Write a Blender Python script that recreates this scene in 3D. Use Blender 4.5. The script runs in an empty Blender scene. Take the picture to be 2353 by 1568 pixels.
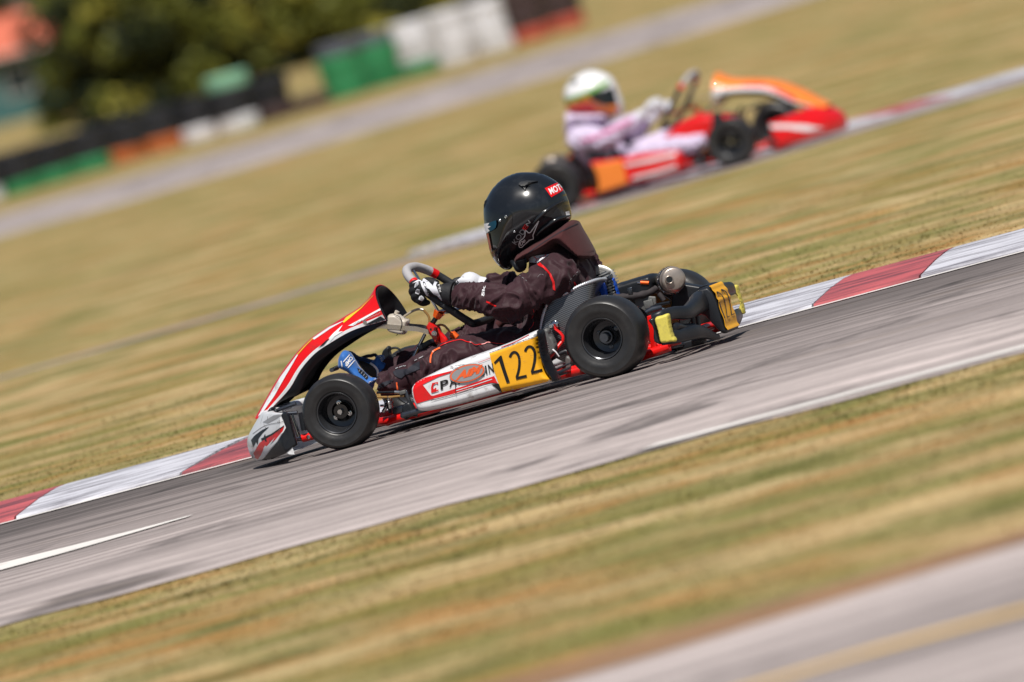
import bpy, bmesh, math, random
import numpy as np
from mathutils import Vector, Matrix, noise, geometry
from mathutils.bvhtree import BVHTree
random.seed(7)
SC = bpy.context.scene
COL = SC.collection
# ------------------------------------------------------------------ camera
AZ, PITCH, ROLL, FPX = 0.2741975, -0.026149, 0.2696971, 34369.36
DIST, HGT = 50.0, 1.5
CAM = Vector((DIST*math.sin(AZ)+.5, -DIST*math.cos(AZ), HGT))
FW = Vector((-math.sin(AZ+4.57e-5)*math.cos(PITCH), math.cos(AZ+4.57e-5)*math.cos(PITCH), math.sin(PITCH)))
_r = FW.cross(Vector((0, 0, 1))).normalized(); _u = _r.cross(FW)
RT = _r*math.cos(ROLL) - _u*math.sin(ROLL)
UP = _r*math.sin(ROLL) + _u*math.cos(ROLL)
cd = bpy.data.cameras.new('camera'); cam = bpy.data.objects.new('camera', cd); COL.objects.link(cam)
cam.matrix_world = Matrix(((RT.x, UP.x, -FW.x, CAM.x), (RT.y, UP.y, -FW.y, CAM.y), (RT.z, UP.z, -FW.z, CAM.z), (0, 0, 0, 1)))
cd.sensor_width = 36; cd.lens = 36*FPX/2353; cd.clip_start = .5; cd.clip_end = 6000
cd.dof.use_dof = True; cd.dof.focus_distance = 49.6; cd.dof.aperture_fstop = 5.6
SC.camera = cam
# ------------------------------------------------------------------ light
TOC = Vector((math.sin(AZ), -math.cos(AZ), 0)); RGT = Vector((math.cos(AZ), math.sin(AZ), 0))
SUN = (RGT*.04 + Vector((0, 0, 1))*.83 + TOC*.5).normalized()
w = bpy.data.worlds.new('World'); SC.world = w; w.use_nodes = True
nt = w.node_tree; sk = nt.nodes.new('ShaderNodeTexSky'); sk.sky_type = 'NISHITA'; sk.sun_disc = False
sk.sun_elevation = math.asin(SUN.z); sk.sun_rotation = math.atan2(SUN.x, SUN.y)
nt.links.new(sk.outputs[0], nt.nodes['Background'].inputs[0]); nt.nodes['Background'].inputs[1].default_value = .05
sl = bpy.data.lights.new('sun', 'SUN'); sl.energy = 5.0; sl.angle = math.radians(.53); sl.color = (1, .955, .89)
so = bpy.data.objects.new('sun', sl); COL.objects.link(so); so.rotation_euler = SUN.to_track_quat('Z', 'Y').to_euler(); so.location = (0, 0, 30)
SC.view_settings.view_transform = 'Standard'; SC.view_settings.look = 'None'; SC.view_settings.gamma = 1
SC.view_settings.use_curve_mapping = False; SC.view_settings.exposure = 0.04
SC.render.engine = 'CYCLES'

# ------------------------------------------------------------------ pixel measurements -> points
ZR = {'D': (0, 0, 1), '1': (563, 603.3, .3114), '2': (861.8, 718.1, .19533), '3': (919.2, 373.4, .21986), '4': (1206.4, 591.7, .22463),
      '6': (746.9, 746.9, .12824), '7': (919.2, 574.5, .12824), '8': (1407.5, 597.5, .13926), '9': (1206.4, 660.7, .14656),
      'a': (833.0, 632.0, .12824), 'b': (942.2, 735.4, .16114), 'n': (574.5, 919.2, .1465)}
def K(k, x, y):
    a = ZR[k]; return (a[0]+x*a[2], a[1]+y*a[2])
def ray(px, py): return FW + RT*((px-1176.5)/FPX) - UP*((py-784)/FPX)
def P(k, x, y, Y=0.0):
    px, py = K(k, x, y); v = ray(px, py); t = (Y-CAM.y)/v.y; return CAM + v*t
def G(px, py, z=0.0):
    v = ray(px, py); t = (z-CAM.z)/v.z; return CAM + v*t
def PX(p):
    v = Vector(p)-CAM; z = v.dot(FW); return (1176.5+FPX*v.dot(RT)/z, 784-FPX*v.dot(UP)/z)

# ------------------------------------------------------------------ materials
def lin(c): return tuple(((v/255)/12.92 if v/255 <= .04045 else ((v/255+.055)/1.055)**2.4) for v in c)
def mat(name, col, rough=.5, metal=0.0, var=.12, scale=12, bump=0.0, bscale=60, coat=0.0, spec=.5, dirt=None, dirt_amt=.0, dscale=20, trans=0, sheen=0, ani=None, dthr=(.52, .72)):
    m = bpy.data.materials.new(name); m.use_nodes = True; n = m.node_tree; L = n.links
    b = n.nodes['Principled BSDF']; b.inputs['Roughness'].default_value = rough; b.inputs['Metallic'].default_value = metal
    b.inputs['Coat Weight'].default_value = coat; b.inputs['Specular IOR Level'].default_value = spec
    b.inputs['Transmission Weight'].default_value = trans; b.inputs['Sheen Weight'].default_value = sheen
    tc = n.nodes.new('ShaderNodeTexCoord'); nz = n.nodes.new('ShaderNodeTexNoise'); nz.inputs['Scale'].default_value = scale; nz.inputs['Detail'].default_value = 6
    L.new(tc.outputs['Object'], nz.inputs['Vector'])
    mx = n.nodes.new('ShaderNodeMixRGB'); c = Vector(col)
    mx.inputs[1].default_value = (*(c*(1-var)), 1); mx.inputs[2].default_value = (*[min(1, v) for v in c*(1+var)], 1)
    L.new(nz.outputs[0], mx.inputs[0]); out = mx.outputs[0]
    if dirt:
        n2 = n.nodes.new('ShaderNodeTexNoise'); n2.inputs['Scale'].default_value = dscale; n2.inputs['Detail'].default_value = 8; n2.inputs['Roughness'].default_value = .7
        if ani:
            am = n.nodes.new('ShaderNodeMapping'); am.inputs['Scale'].default_value = ani; L.new(tc.outputs['Object'], am.inputs[0]); L.new(am.outputs[0], n2.inputs['Vector'])
        else: L.new(tc.outputs['Object'], n2.inputs['Vector'])
        mr = n.nodes.new('ShaderNodeMapRange'); mr.inputs[1].default_value = dthr[0]; mr.inputs[2].default_value = dthr[1]; mr.inputs[4].default_value = dirt_amt
        L.new(n2.outputs[0], mr.inputs[0]); m2 = n.nodes.new('ShaderNodeMixRGB'); L.new(mr.outputs[0], m2.inputs[0]); L.new(out, m2.inputs[1]); m2.inputs[2].default_value = (*dirt, 1); out = m2.outputs[0]
    L.new(out, b.inputs['Base Color'])
    rr = n.nodes.new('ShaderNodeMapRange'); rr.inputs[3].default_value = max(0.02, rough-.08); rr.inputs[4].default_value = min(1, rough+.1)
    L.new(nz.outputs[0], rr.inputs[0]); L.new(rr.outputs[0], b.inputs['Roughness'])
    if bump:
        n3 = n.nodes.new('ShaderNodeTexNoise'); n3.inputs['Scale'].default_value = bscale; n3.inputs['Detail'].default_value = 5; L.new(tc.outputs['Object'], n3.inputs['Vector'])
        bp = n.nodes.new('ShaderNodeBump'); bp.inputs['Strength'].default_value = 1; bp.inputs['Distance'].default_value = bump; L.new(n3.outputs[0], bp.inputs['Height']); L.new(bp.outputs[0], b.inputs['Normal'])
    return m
DUST = (.16, .13, .10)
M = {}
M['rubber'] = mat('rubber', (.019, .0185, .019), .40, 0, .25, 30, .0004, 90, spec=.55, dirt=(.05, .045, .04), dirt_amt=.4, dscale=16)
M['rim'] = mat('rim_black', (.06, .062, .068), .22, .6, .2, 20, coat=.2)
M['blackplastic'] = mat('black_plastic', (.010, .012, .016), .40, 0, .3, 14, .0004, 120, dirt=(.035, .033, .032), dirt_amt=.35, dscale=14, spec=.5)
M['blackgloss'] = mat('black_gloss', (.008, .009, .011), .16, 0, .2, 12, coat=.4)
M['red'] = mat('red_powder_coat', (.72, .008, .006), .3, 0, .08, 20, coat=.4, dirt=(.2, .02, .015), dirt_amt=.4, dscale=18)
M['redvinyl'] = mat('red_vinyl', (.70, .006, .008), .34, 0, .05, 20, coat=.2, dirt=(.25, .03, .025), dirt_amt=.6, dscale=22)
M['white'] = mat('white_vinyl', (.76, .77, .79), .3, 0, .05, 8, coat=.2, dirt=(.30, .27, .25), dirt_amt=.7, dscale=17, dthr=(.55, .66))
M['yellow'] = mat('yellow_plate', (.88, .42, .012), .42, 0, .06, 14, dirt=(.55, .26, .03), dirt_amt=.45, dscale=12)
M['tape'] = mat('yellow_tape', (.68, .58, .10), .55, 0, .12, 30, .0003, 70, dirt=(.3, .27, .1), dirt_amt=.5, dscale=40)
M['ink'] = mat('black_ink', (.008, .008, .008), .4, 0, .1)
M['orangeink'] = mat('orange_ink', (.85, .13, .03), .4, 0, .1)
M['greyink'] = mat('grey_ink', (.30, .30, .31), .4, 0, .1)
M['whiteink'] = mat('white_ink', (.78, .78, .80), .45, 0, .05)
M['redink'] = mat('red_ink', (.62, .01, .01), .4, 0, .1)
M['steel'] = mat('steel', (.55, .55, .56), .13, 1, .15, 30)
M['darksteel'] = mat('dark_steel', (.12, .13, .15), .28, .9, .3, 20)
M['cast'] = mat('cast_aluminium', (.16, .16, .155), .6, .5, .2, 50, .0008, 150)
M['alu'] = mat('aluminium_fins', (.50, .49, .47), .42, .8, .15, 30)
M['muffler'] = mat('burnt_steel', (.42, .36, .31), .34, .7, .35, 22, .0004, 90, dirt=(.10, .07, .05), dirt_amt=.7, dscale=12)
M['blue'] = mat('blue_anodised', (.01, .08, .50), .35, .2, .1)
M['bluesuede'] = mat('blue_suede', (.012, .12, .42), .65, 0, .35, 40, .0008, 90, dirt=(.03, .06, .15), dirt_amt=.5, sheen=.2)
M['navysuede'] = mat('navy_suede', (.006, .02, .08), .75, 0, .2, 30)
M['trimyellow'] = mat('trim_yellow', (.88, .58, .03), .35, coat=.2)
M['ribtrim'] = mat('ribbed_silver_trim', (.60, .62, .66), .3, .5, .1, 20)
M['helmet'] = mat('helmet_black', (.010, .012, .015), .2, 0, .35, 9, coat=.35, dirt=(.035, .038, .042), dirt_amt=.45, dscale=26)
M['visor'] = mat('visor', (.004, .004, .005), .05, 0, .1, coat=1)
M['suit'] = mat('suit_fabric', (.038, .0145, .0195), .6, 0, .2, 25, .0010, 160, sheen=.08, dirt=(.018, .010, .012), dirt_amt=.5, dscale=10, spec=.2)
M['hood'] = mat('hoodie_fabric', (.066, .022, .023), .9, 0, .15, 30, .0012, 220, sheen=.05, spec=.15)
M['navyfab'] = mat('navy_fabric', (.012, .013, .022), .8, 0, .2, 30, .001, 160)
M['glove'] = mat('glove_black', (.010, .010, .012), .62, 0, .2, 40, .0008, 120)
M['glovewhite'] = mat('glove_white', (.62, .63, .68), .6, 0, .08, 30, .0006, 120)
M['grip'] = mat('steering_grip_grey', (.36, .35, .36), .75, 0, .15, 40, .001, 200)
M['gripblack'] = mat('steering_grip_black', (.014, .016, .02), .6, 0, .2, 40, .0006, 150)
M['orange'] = mat('orange_anodised', (.85, .12, .01), .35, .3, .1)
M['bottle'] = mat('cloudy_plastic', (.62, .56, .48), .35, 0, .2, 22, trans=.15, dirt=(.4, .3, .2), dirt_amt=.4, dscale=20)
M['hose'] = mat('amber_hose', (.35, .20, .06), .2, 0, .3, 18, coat=.5, trans=.2)
M['hoseclear'] = mat('clear_hose', (.42, .36, .28), .2, 0, .2, 18, coat=.5, trans=.2)
M['amber'] = mat('amber_tank', (.30, .14, .03), .3, 0, .25, 8, trans=.1)
M['heatwrap'] = mat('heat_wrap', (.03, .024, .026), .8, 0, .4, 30, .002, 60)
M['teal'] = mat('teal_pad', (.03, .075, .095), .7, 0, .2, 30)
def carbon():
    m = mat('carbon_fibre', (.03, .032, .036), .3, 0, .2, 8, coat=.6); n = m.node_tree; L = n.links; b = n.nodes['Principled BSDF']
    tc = n.nodes['Texture Coordinate']; mp = n.nodes.new('ShaderNodeMapping'); mp.inputs['Rotation'].default_value = (0, math.radians(52), 0); L.new(tc.outputs['Object'], mp.inputs[0])
    ck = n.nodes.new('ShaderNodeTexWave'); ck.inputs['Scale'].default_value = 52; ck.bands_direction = 'X'; L.new(mp.outputs[0], ck.inputs[0])
    ck2 = n.nodes.new('ShaderNodeTexWave'); ck2.inputs['Scale'].default_value = 60; ck2.bands_direction = 'Z'; L.new(mp.outputs[0], ck2.inputs[0])
    mu = n.nodes.new('ShaderNodeMath'); mu.operation = 'MULTIPLY_ADD'; L.new(ck2.outputs[1], mu.inputs[0]); mu.inputs[1].default_value = .35; L.new(ck.outputs[1], mu.inputs[2])
    r = n.nodes.new('ShaderNodeValToRGB'); r.color_ramp.elements[0].position = .35; r.color_ramp.elements[0].color = (.012, .013, .016, 1); r.color_ramp.elements[1].position = 1; r.color_ramp.elements[1].color = (.11, .115, .125, 1)
    L.new(mu.outputs[0], r.inputs[0]); L.new(r.outputs[0], b.inputs['Base Color'])
    return m
M['carbon'] = carbon()

# ------------------------------------------------------------------ object helpers
def tag(o, label=None, cat=None, group=None, kind=None):
    if label: o['label'] = label
    if cat: o['category'] = cat
    if group: o['group'] = group
    if kind: o['kind'] = kind
    return o
def thing(name, label, cat, loc=(0, 0, 0), group=None):
    o = bpy.data.objects.new(name, None); COL.objects.link(o); o.location = loc; o.empty_display_size = .1
    return tag(o, label, cat, group)
def origin(par):
    p = Vector((0, 0, 0))
    while par: p += Vector(par.location); par = par.parent
    return p
def link(name, verts, faces, m, parent=None, smooth=40, mats=None, fm=None):
    off = origin(parent)
    me = bpy.data.meshes.new(name); me.from_pydata([tuple(Vector(v)-off) for v in verts], [], faces)
    if mats:
        for x in mats: me.materials.append(M[x] if isinstance(x, str) else x)
        if fm is not None: me.polygons.foreach_set('material_index', fm)
    else: me.materials.append(M[m] if isinstance(m, str) else m)
    me.validate(); me.update()
    if smooth:
        me.polygons.foreach_set('use_smooth', [True]*len(me.polygons)); me.set_sharp_from_angle(angle=math.radians(smooth))
    o = bpy.data.objects.new(name, me); COL.objects.link(o); o.parent = parent
    return o
def frame(d):
    d = Vector(d).normalized(); a = Vector((0, 0, 1)) if abs(d.z) < .9 else Vector((1, 0, 0))
    x = d.cross(a).normalized(); return x, x.cross(d).normalized()
def cat(pts, n=6, closed=False):
    pts = [Vector(p) for p in pts]; N = len(pts); out = []
    rng = range(N if closed else N-1)
    for i in rng:
        g = (lambda j: pts[j % N]) if closed else (lambda j: pts[max(0, min(N-1, j))])
        a, b, c, d = g(i-1), g(i), g(i+1), g(i+2)
        for k in range(n):
            t = k/n; out.append(.5*((2*b)+(c-a)*t+(2*a-5*b+4*c-d)*t*t+(3*b-a-3*c+d)*t**3))
    if not closed: out.append(pts[-1])
    return out
class MB:
    def __init__(s): s.v = []; s.f = []
    def tube(s, pts, r, n=12, closed=False, caps=True, flat=1.0, wob=None, sq=1.0):
        pts = [Vector(p) for p in pts]; N = len(pts); r = r if isinstance(r, (list, tuple)) else [r]*N
        x = None; b0 = len(s.v)
        for i in range(N):
            t = (pts[(i+1) % N]-pts[i-1]) if closed else (pts[min(N-1, i+1)]-pts[max(0, i-1)])
            t.normalize()
            if x is None: x, _ = frame(t)
            x = (x-t*x.dot(t)).normalized(); y = t.cross(x)
            for k in range(n):
                a = 2*math.pi*k/n; rr = r[i]*(wob(i, a) if wob else 1)
                ca, sa = math.cos(a), math.sin(a); ca = math.copysign(abs(ca)**sq, ca); sa = math.copysign(abs(sa)**sq, sa); s.v.append(pts[i]+x*ca*rr+y*sa*rr*flat)
        for i in range(N if closed else N-1):
            for k in range(n):
                a = b0+i*n+k; b = b0+i*n+(k+1) % n; c = b0+((i+1) % N)*n+(k+1) % n; d = b0+((i+1) % N)*n+k
                s.f.append((a, b, c, d))
        if caps and not closed:
            s.f.append(tuple(b0+k for k in range(n))[::-1]); s.f.append(tuple(b0+(N-1)*n+k for k in range(n)))
        return s
    def cyl(s, a, b, r, r2=None, n=16): return s.tube([a, b], [r, r if r2 is None else r2], n)
    def lathe(s, prof, c, ax, n=48, closed=False):
        c = Vector(c); ax = Vector(ax).normalized(); x, y = frame(ax); b0 = len(s.v); m = len(prof)
        for k in range(n):
            a = 2*math.pi*k/n; d = x*math.cos(a)+y*math.sin(a)
            for (h, r) in prof: s.v.append(c+ax*h+d*max(r, 1e-5))
        for k in range(n):
            for j in range(m if closed else m-1):
                s.f.append((b0+k*m+j, b0+k*m+(j+1) % m, b0+((k+1) % n)*m+(j+1) % m, b0+((k+1) % n)*m+j))
        return s
    def hexa(s, c, ex, ey, ez):
        c, ex, ey, ez = map(Vector, (c, ex, ey, ez)); b = len(s.v)
        for i in (-1, 1):
            for j in (-1, 1):
                for k in (-1, 1): s.v.append(c+ex*i+ey*j+ez*k)
        for f in ((0, 1, 3, 2), (4, 6, 7, 5), (0, 4, 5, 1), (2, 3, 7, 6), (0, 2, 6, 4), (1, 5, 7, 3)): s.f.append(tuple(b+i for i in f))
        return s
    def ell(s, c, ex, ey, ez, n=20, m=12):
        c, ex, ey, ez = map(Vector, (c, ex, ey, ez)); b = len(s.v)
        for j in range(m+1):
            t = math.pi*j/m
            for k in range(n):
                a = 2*math.pi*k/n; s.v.append(c+ex*math.sin(t)*math.cos(a)+ey*math.sin(t)*math.sin(a)+ez*math.cos(t))
        for j in range(m):
            for k in range(n): s.f.append((b+j*n+k, b+j*n+(k+1) % n, b+(j+1)*n+(k+1) % n, b+(j+1)*n+k))
        return s
    def bolt(s, p, r=.008, h=.006, ax=(0, -1, 0)):
        p = Vector(p); ax = Vector(ax); s.lathe([(0, r*1.5), (h*.3, r*1.5), (h*.35, r), (h, r*.9), (h, r*.45), (h*.5, r*.45), (h*.5, 0)], p, ax, 12); return s
    def strip(s, rows, closed=False):
        b = len(s.v); m = len(rows[0])
        for r in rows: s.v += [Vector(q) for q in r]
        for i in range(len(rows)-1):
            for j in range(m if closed else m-1): s.f.append((b+i*m+j, b+i*m+(j+1) % m, b+(i+1)*m+(j+1) % m, b+(i+1)*m+j))
        return s
    def go(s, name, m, parent=None, smooth=40, bevel=0, solid=0):
        o = link(name, s.v, s.f, m, parent, smooth)
        if bevel: bake(o, bevel=bevel)
        return o
def bake(o, bevel=0, solid=0, sub=0, remesh=0, smoothit=0, noff=0):
    if remesh: x = o.modifiers.new('r', 'REMESH'); x.mode = 'VOXEL'; x.voxel_size = remesh
    if smoothit: x = o.modifiers.new('s', 'SMOOTH'); x.iterations = smoothit; x.factor = .5
    if solid: x = o.modifiers.new('so', 'SOLIDIFY'); x.thickness = solid; x.offset = noff
    if bevel: x = o.modifiers.new('b', 'BEVEL'); x.width = bevel; x.segments = 3; x.limit_method = 'ANGLE'; x.angle_limit = math.radians(35)
    if sub: x = o.modifiers.new('ss', 'SUBSURF'); x.levels = sub
    dg = bpy.context.evaluated_depsgraph_get(); dg.update()
    me = bpy.data.meshes.new_from_object(o.evaluated_get(dg)); o.modifiers.clear(); old = o.data; o.data = me; me.name = old.name
    me.polygons.foreach_set('use_smooth', [True]*len(me.polygons)); me.set_sharp_from_angle(angle=math.radians(40))
    return o
# pillow solid from an outline seen from the side; thickness rounds off towards the outline
def inflate(name, outline, yc, hw, m, parent=None, r=None, step=4.0, smoothpts=True, yoff=None, flatback=False, gap=2.0, prof=.5, hfun=None):
    pts = [Vector((*p, 0)) for p in outline]
    if smoothpts: pts = cat(pts, 5, True)
    poly = [Vector((p.x, p.y)) for p in pts]
    # resample boundary
    res = []; N = len(poly)
    for i in range(N):
        a, b = poly[i], poly[(i+1) % N]; k = max(1, round((b-a).length/gap))
        for j in range(k): res.append(a.lerp(b, j/k))
    poly = res; N = len(poly); A = np.array([(p.x, p.y) for p in poly]); B = np.roll(A, -1, 0)
    def dist(q):
        ab = B-A; t = np.clip(((q-A)*ab).sum(1)/np.maximum((ab**2).sum(1), 1e-9), 0, 1); return np.sqrt((((A+ab*t[:, None])-q)**2).sum(1)).min()
    def inside(x, y):
        c = (A[:, 1] > y) != (B[:, 1] > y); xs = A[:, 0]+(y-A[:, 1])/np.where(np.abs(B[:, 1]-A[:, 1]) < 1e-9, 1e-9, B[:, 1]-A[:, 1])*(B[:, 0]-A[:, 0]); return (c & (x < xs)).sum() % 2 == 1
    extra = []; x0, y0 = A.min(0); x1, y1 = A.max(0)
    yy = y0; row = 0
    while yy < y1:
        xx = x0+(row % 2)*step/2
        while xx < x1:
            if inside(xx, yy) and dist(np.array([xx, yy])) > gap*.5: extra.append(Vector((xx, yy)))
            xx += step
        yy += step*.87; row += 1
    vs, es, fs, *_ = geometry.delaunay_2d_cdt(poly+extra, [(i, (i+1) % N) for i in range(N)], [], 1, 1e-5)
    D = [dist(np.array([p.x, p.y])) for p in vs]
    if r is None: r = max(D)
    verts = []; faces = []; nv = len(vs); fr = []; bk = []
    for p, d in zip(vs, D):
        h = hw*(1-(1-min(d/r, 1))**2)**prof if d > 1e-3 else 0
        if hfun: h *= hfun(p.x, p.y)
        q = P('D', p.x, p.y, yc); o = yoff(q) if yoff else 0
        fr.append(Vector((q.x, q.y-h+o, q.z))); bk.append(Vector((q.x, q.y+(h if not flatback else min(h, .004))+o, q.z)))
    verts = fr+[]; mp = {}
    for i, d in enumerate(D):
        if d > 1e-3: mp[i] = len(verts); verts.append(bk[i])
        else: mp[i] = i
    for f in fs:
        faces.append(tuple(f)); faces.append(tuple(mp[i] for i in reversed(f)))
    return link(name, verts, faces, m, parent, 60)
def world_bvh(o):
    off = origin(o); return BVHTree.FromPolygons([v.co+off for v in o.data.vertices], [tuple(p.vertices) for p in o.data.polygons])
def stick(name, bm, target, m, parent=None, off=.0012, L=4.0):
    """lay flat artwork (px plane) on the real surface of target"""
    bmesh.ops.triangulate(bm, faces=bm.faces[:])
    for _ in range(6):
        es = [e for e in bm.edges if e.calc_length() > L]
        if not es: break
        bmesh.ops.subdivide_edges(bm, edges=es, cuts=1); bmesh.ops.triangulate(bm, faces=[f for f in bm.faces if len(f.verts) > 3])
    tr = target if isinstance(target, list) else [target]; B = [world_bvh(t) for t in tr]
    hit = {}; verts = []
    bm.verts.ensure_lookup_table()
    for i, v in enumerate(bm.verts):
        d = ray(v.co.x, v.co.y).normalized(); best = None
        for b in B:
            h = b.ray_cast(CAM, d)
            if h[0] is not None and (best is None or h[3] < best[3]): best = h
        if best:
            n = best[1] if best[1].dot(d) < 0 else -best[1]; hit[i] = len(verts); verts.append(best[0]+n*off*.5-d*off*.7)
    bm.verts.index_update(); faces = []
    for f in bm.faces:
        ix = [v.index for v in f.verts]
        if all(i in hit for i in ix):
            q = [verts[hit[i]] for i in ix]
            if max((q[0]-q[1]).length, (q[1]-q[2]).length, (q[2]-q[0]).length) < .05: faces.append(tuple(hit[i] for i in ix))
    bm.free()
    if not faces: print('DECAL MISSED', name); return None
    return link(name, verts, faces, m, parent or tr[0], 60)
def fill(poly, L):
    pts = []; n = len(poly)
    for i in range(n):
        a, b = poly[i], poly[(i+1) % n]; k = max(1, math.ceil((b-a).length/L)); pts += [a.lerp(b, j/k) for j in range(k)]
    A = np.array([(p.x, p.y) for p in pts]); B = np.roll(A, -1, 0); x0, y0 = A.min(0); x1, y1 = A.max(0); ex = []; row = 0; y = y0+L/2
    def dist(q):
        ab = B-A; t = np.clip(((q-A)*ab).sum(1)/np.maximum((ab**2).sum(1), 1e-9), 0, 1); return np.sqrt((((A+ab*t[:, None])-q)**2).sum(1)).min()
    while y < y1:
        c = (A[:, 1] > y) != (B[:, 1] > y); xs = np.sort((A[:, 0]+(y-A[:, 1])/np.where(np.abs(B[:, 1]-A[:, 1]) < 1e-9, 1e-9, B[:, 1]-A[:, 1])*(B[:, 0]-A[:, 0]))[c])
        for a, b in zip(xs[::2], xs[1::2]):
            x = a+L*(.5 if row % 2 else .9)
            while x < b-L*.3:
                if dist(np.array([x, y])) > L*.4: ex.append(Vector((x, y)))
                x += L
        y += L*.87; row += 1
    n = len(pts); vs, es, fs, *_ = geometry.delaunay_2d_cdt([Vector((p.x, p.y)) for p in pts]+ex, [(i, (i+1) % n) for i in range(n)], [], 1, 1e-4)
    bm = bmesh.new(); V = [bm.verts.new((v.x, v.y, 0)) for v in vs]
    for f in fs:
        try: bm.faces.new([V[q] for q in f])
        except ValueError: pass
    return bm
def decal(name, k, pl, target, m, parent=None, off=.0012, sm=False, L=2.6):
    q = [Vector((*K(k, *p), 0)) for p in pl]
    if sm: q = cat(q, 4, True)
    o = stick(name, fill(q, L), target, m, parent, off, 99)
    if o:       # keep the largest connected patch
        bm = bmesh.new(); bm.from_mesh(o.data); seen = set(); isl = []
        for f in bm.faces:
            if f in seen: continue
            st = [f]; seen.add(f); g_ = []
            while st:
                x = st.pop(); g_.append(x)
                for e in x.edges:
                    for y in e.link_faces:
                        if y not in seen: seen.add(y); st.append(y)
            isl.append(g_)
        isl.sort(key=len)
        bmesh.ops.delete(bm, geom=[f for g_ in isl[:-1] for f in g_], context='FACES'); bmesh.ops.delete(bm, geom=[v for v in bm.verts if not v.link_faces], context='VERTS'); bm.to_mesh(o.data); bm.free()
    return o
def line(name, k, pts, width, target, m, parent=None, off=.0014, sm=True):
    q = [Vector((*K(k, *p), 0)) for p in pts]
    if sm: q = cat(q, 4)
    wd = width*ZR[k][2]/2; bm = bmesh.new(); rows = []
    for i, p in enumerate(q):
        t = (q[min(i+1, len(q)-1)]-q[max(0, i-1)]).normalized(); n = Vector((-t.y, t.x, 0)); rows.append((bm.verts.new(p+n*wd), bm.verts.new(p-n*wd)))
    for i in range(len(rows)-1): bm.faces.new((rows[i][0], rows[i][1], rows[i+1][1], rows[i+1][0]))
    return stick(name, bm, target, m, parent, off)
def text_bm(txt, o, ex, ey, bold=0.0, shear=0.0):
    """text in px plane: o = lower left corner, ex = full width vector, ey = cap height vector (px)"""
    cu = bpy.data.curves.new('t', 'FONT'); cu.body = txt; cu.offset = bold; cu.resolution_u = 4
    ob = bpy.data.objects.new('t', cu); COL.objects.link(ob); dg = bpy.context.evaluated_depsgraph_get(); dg.update()
    me = bpy.data.meshes.new_from_object(ob.evaluated_get(dg)); bpy.data.objects.remove(ob); bm = bmesh.new(); bm.from_mesh(me)
    xs = [v.co.x for v in bm.verts]; ys = [v.co.y for v in bm.verts]; x0, x1, y0, y1 = min(xs), max(xs), min(ys), max(ys)
    o = Vector((*o, 0)); ex = Vector((*ex, 0)); ey = Vector((*ey, 0))
    for v in bm.verts:
        u = (v.co.x-x0)/(x1-x0); t = (v.co.y-y0)/(y1-y0); v.co = o+ex*(u+shear*t)+ey*t
    bmesh.ops.remove_doubles(bm, verts=bm.verts, dist=1e-4)
    return bm
def text(name, txt, k, o, right, top, target, m, parent=None, bold=0.0, shear=0.0, off=.0016):
    O = K(k, *o); R_ = K(k, *right); T = K(k, *top)
    return stick(name, text_bm(txt, O, (R_[0]-O[0], R_[1]-O[1]), (T[0]-O[0], T[1]-O[1]), bold, shear), target, m, parent, off, 3.0)

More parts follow.
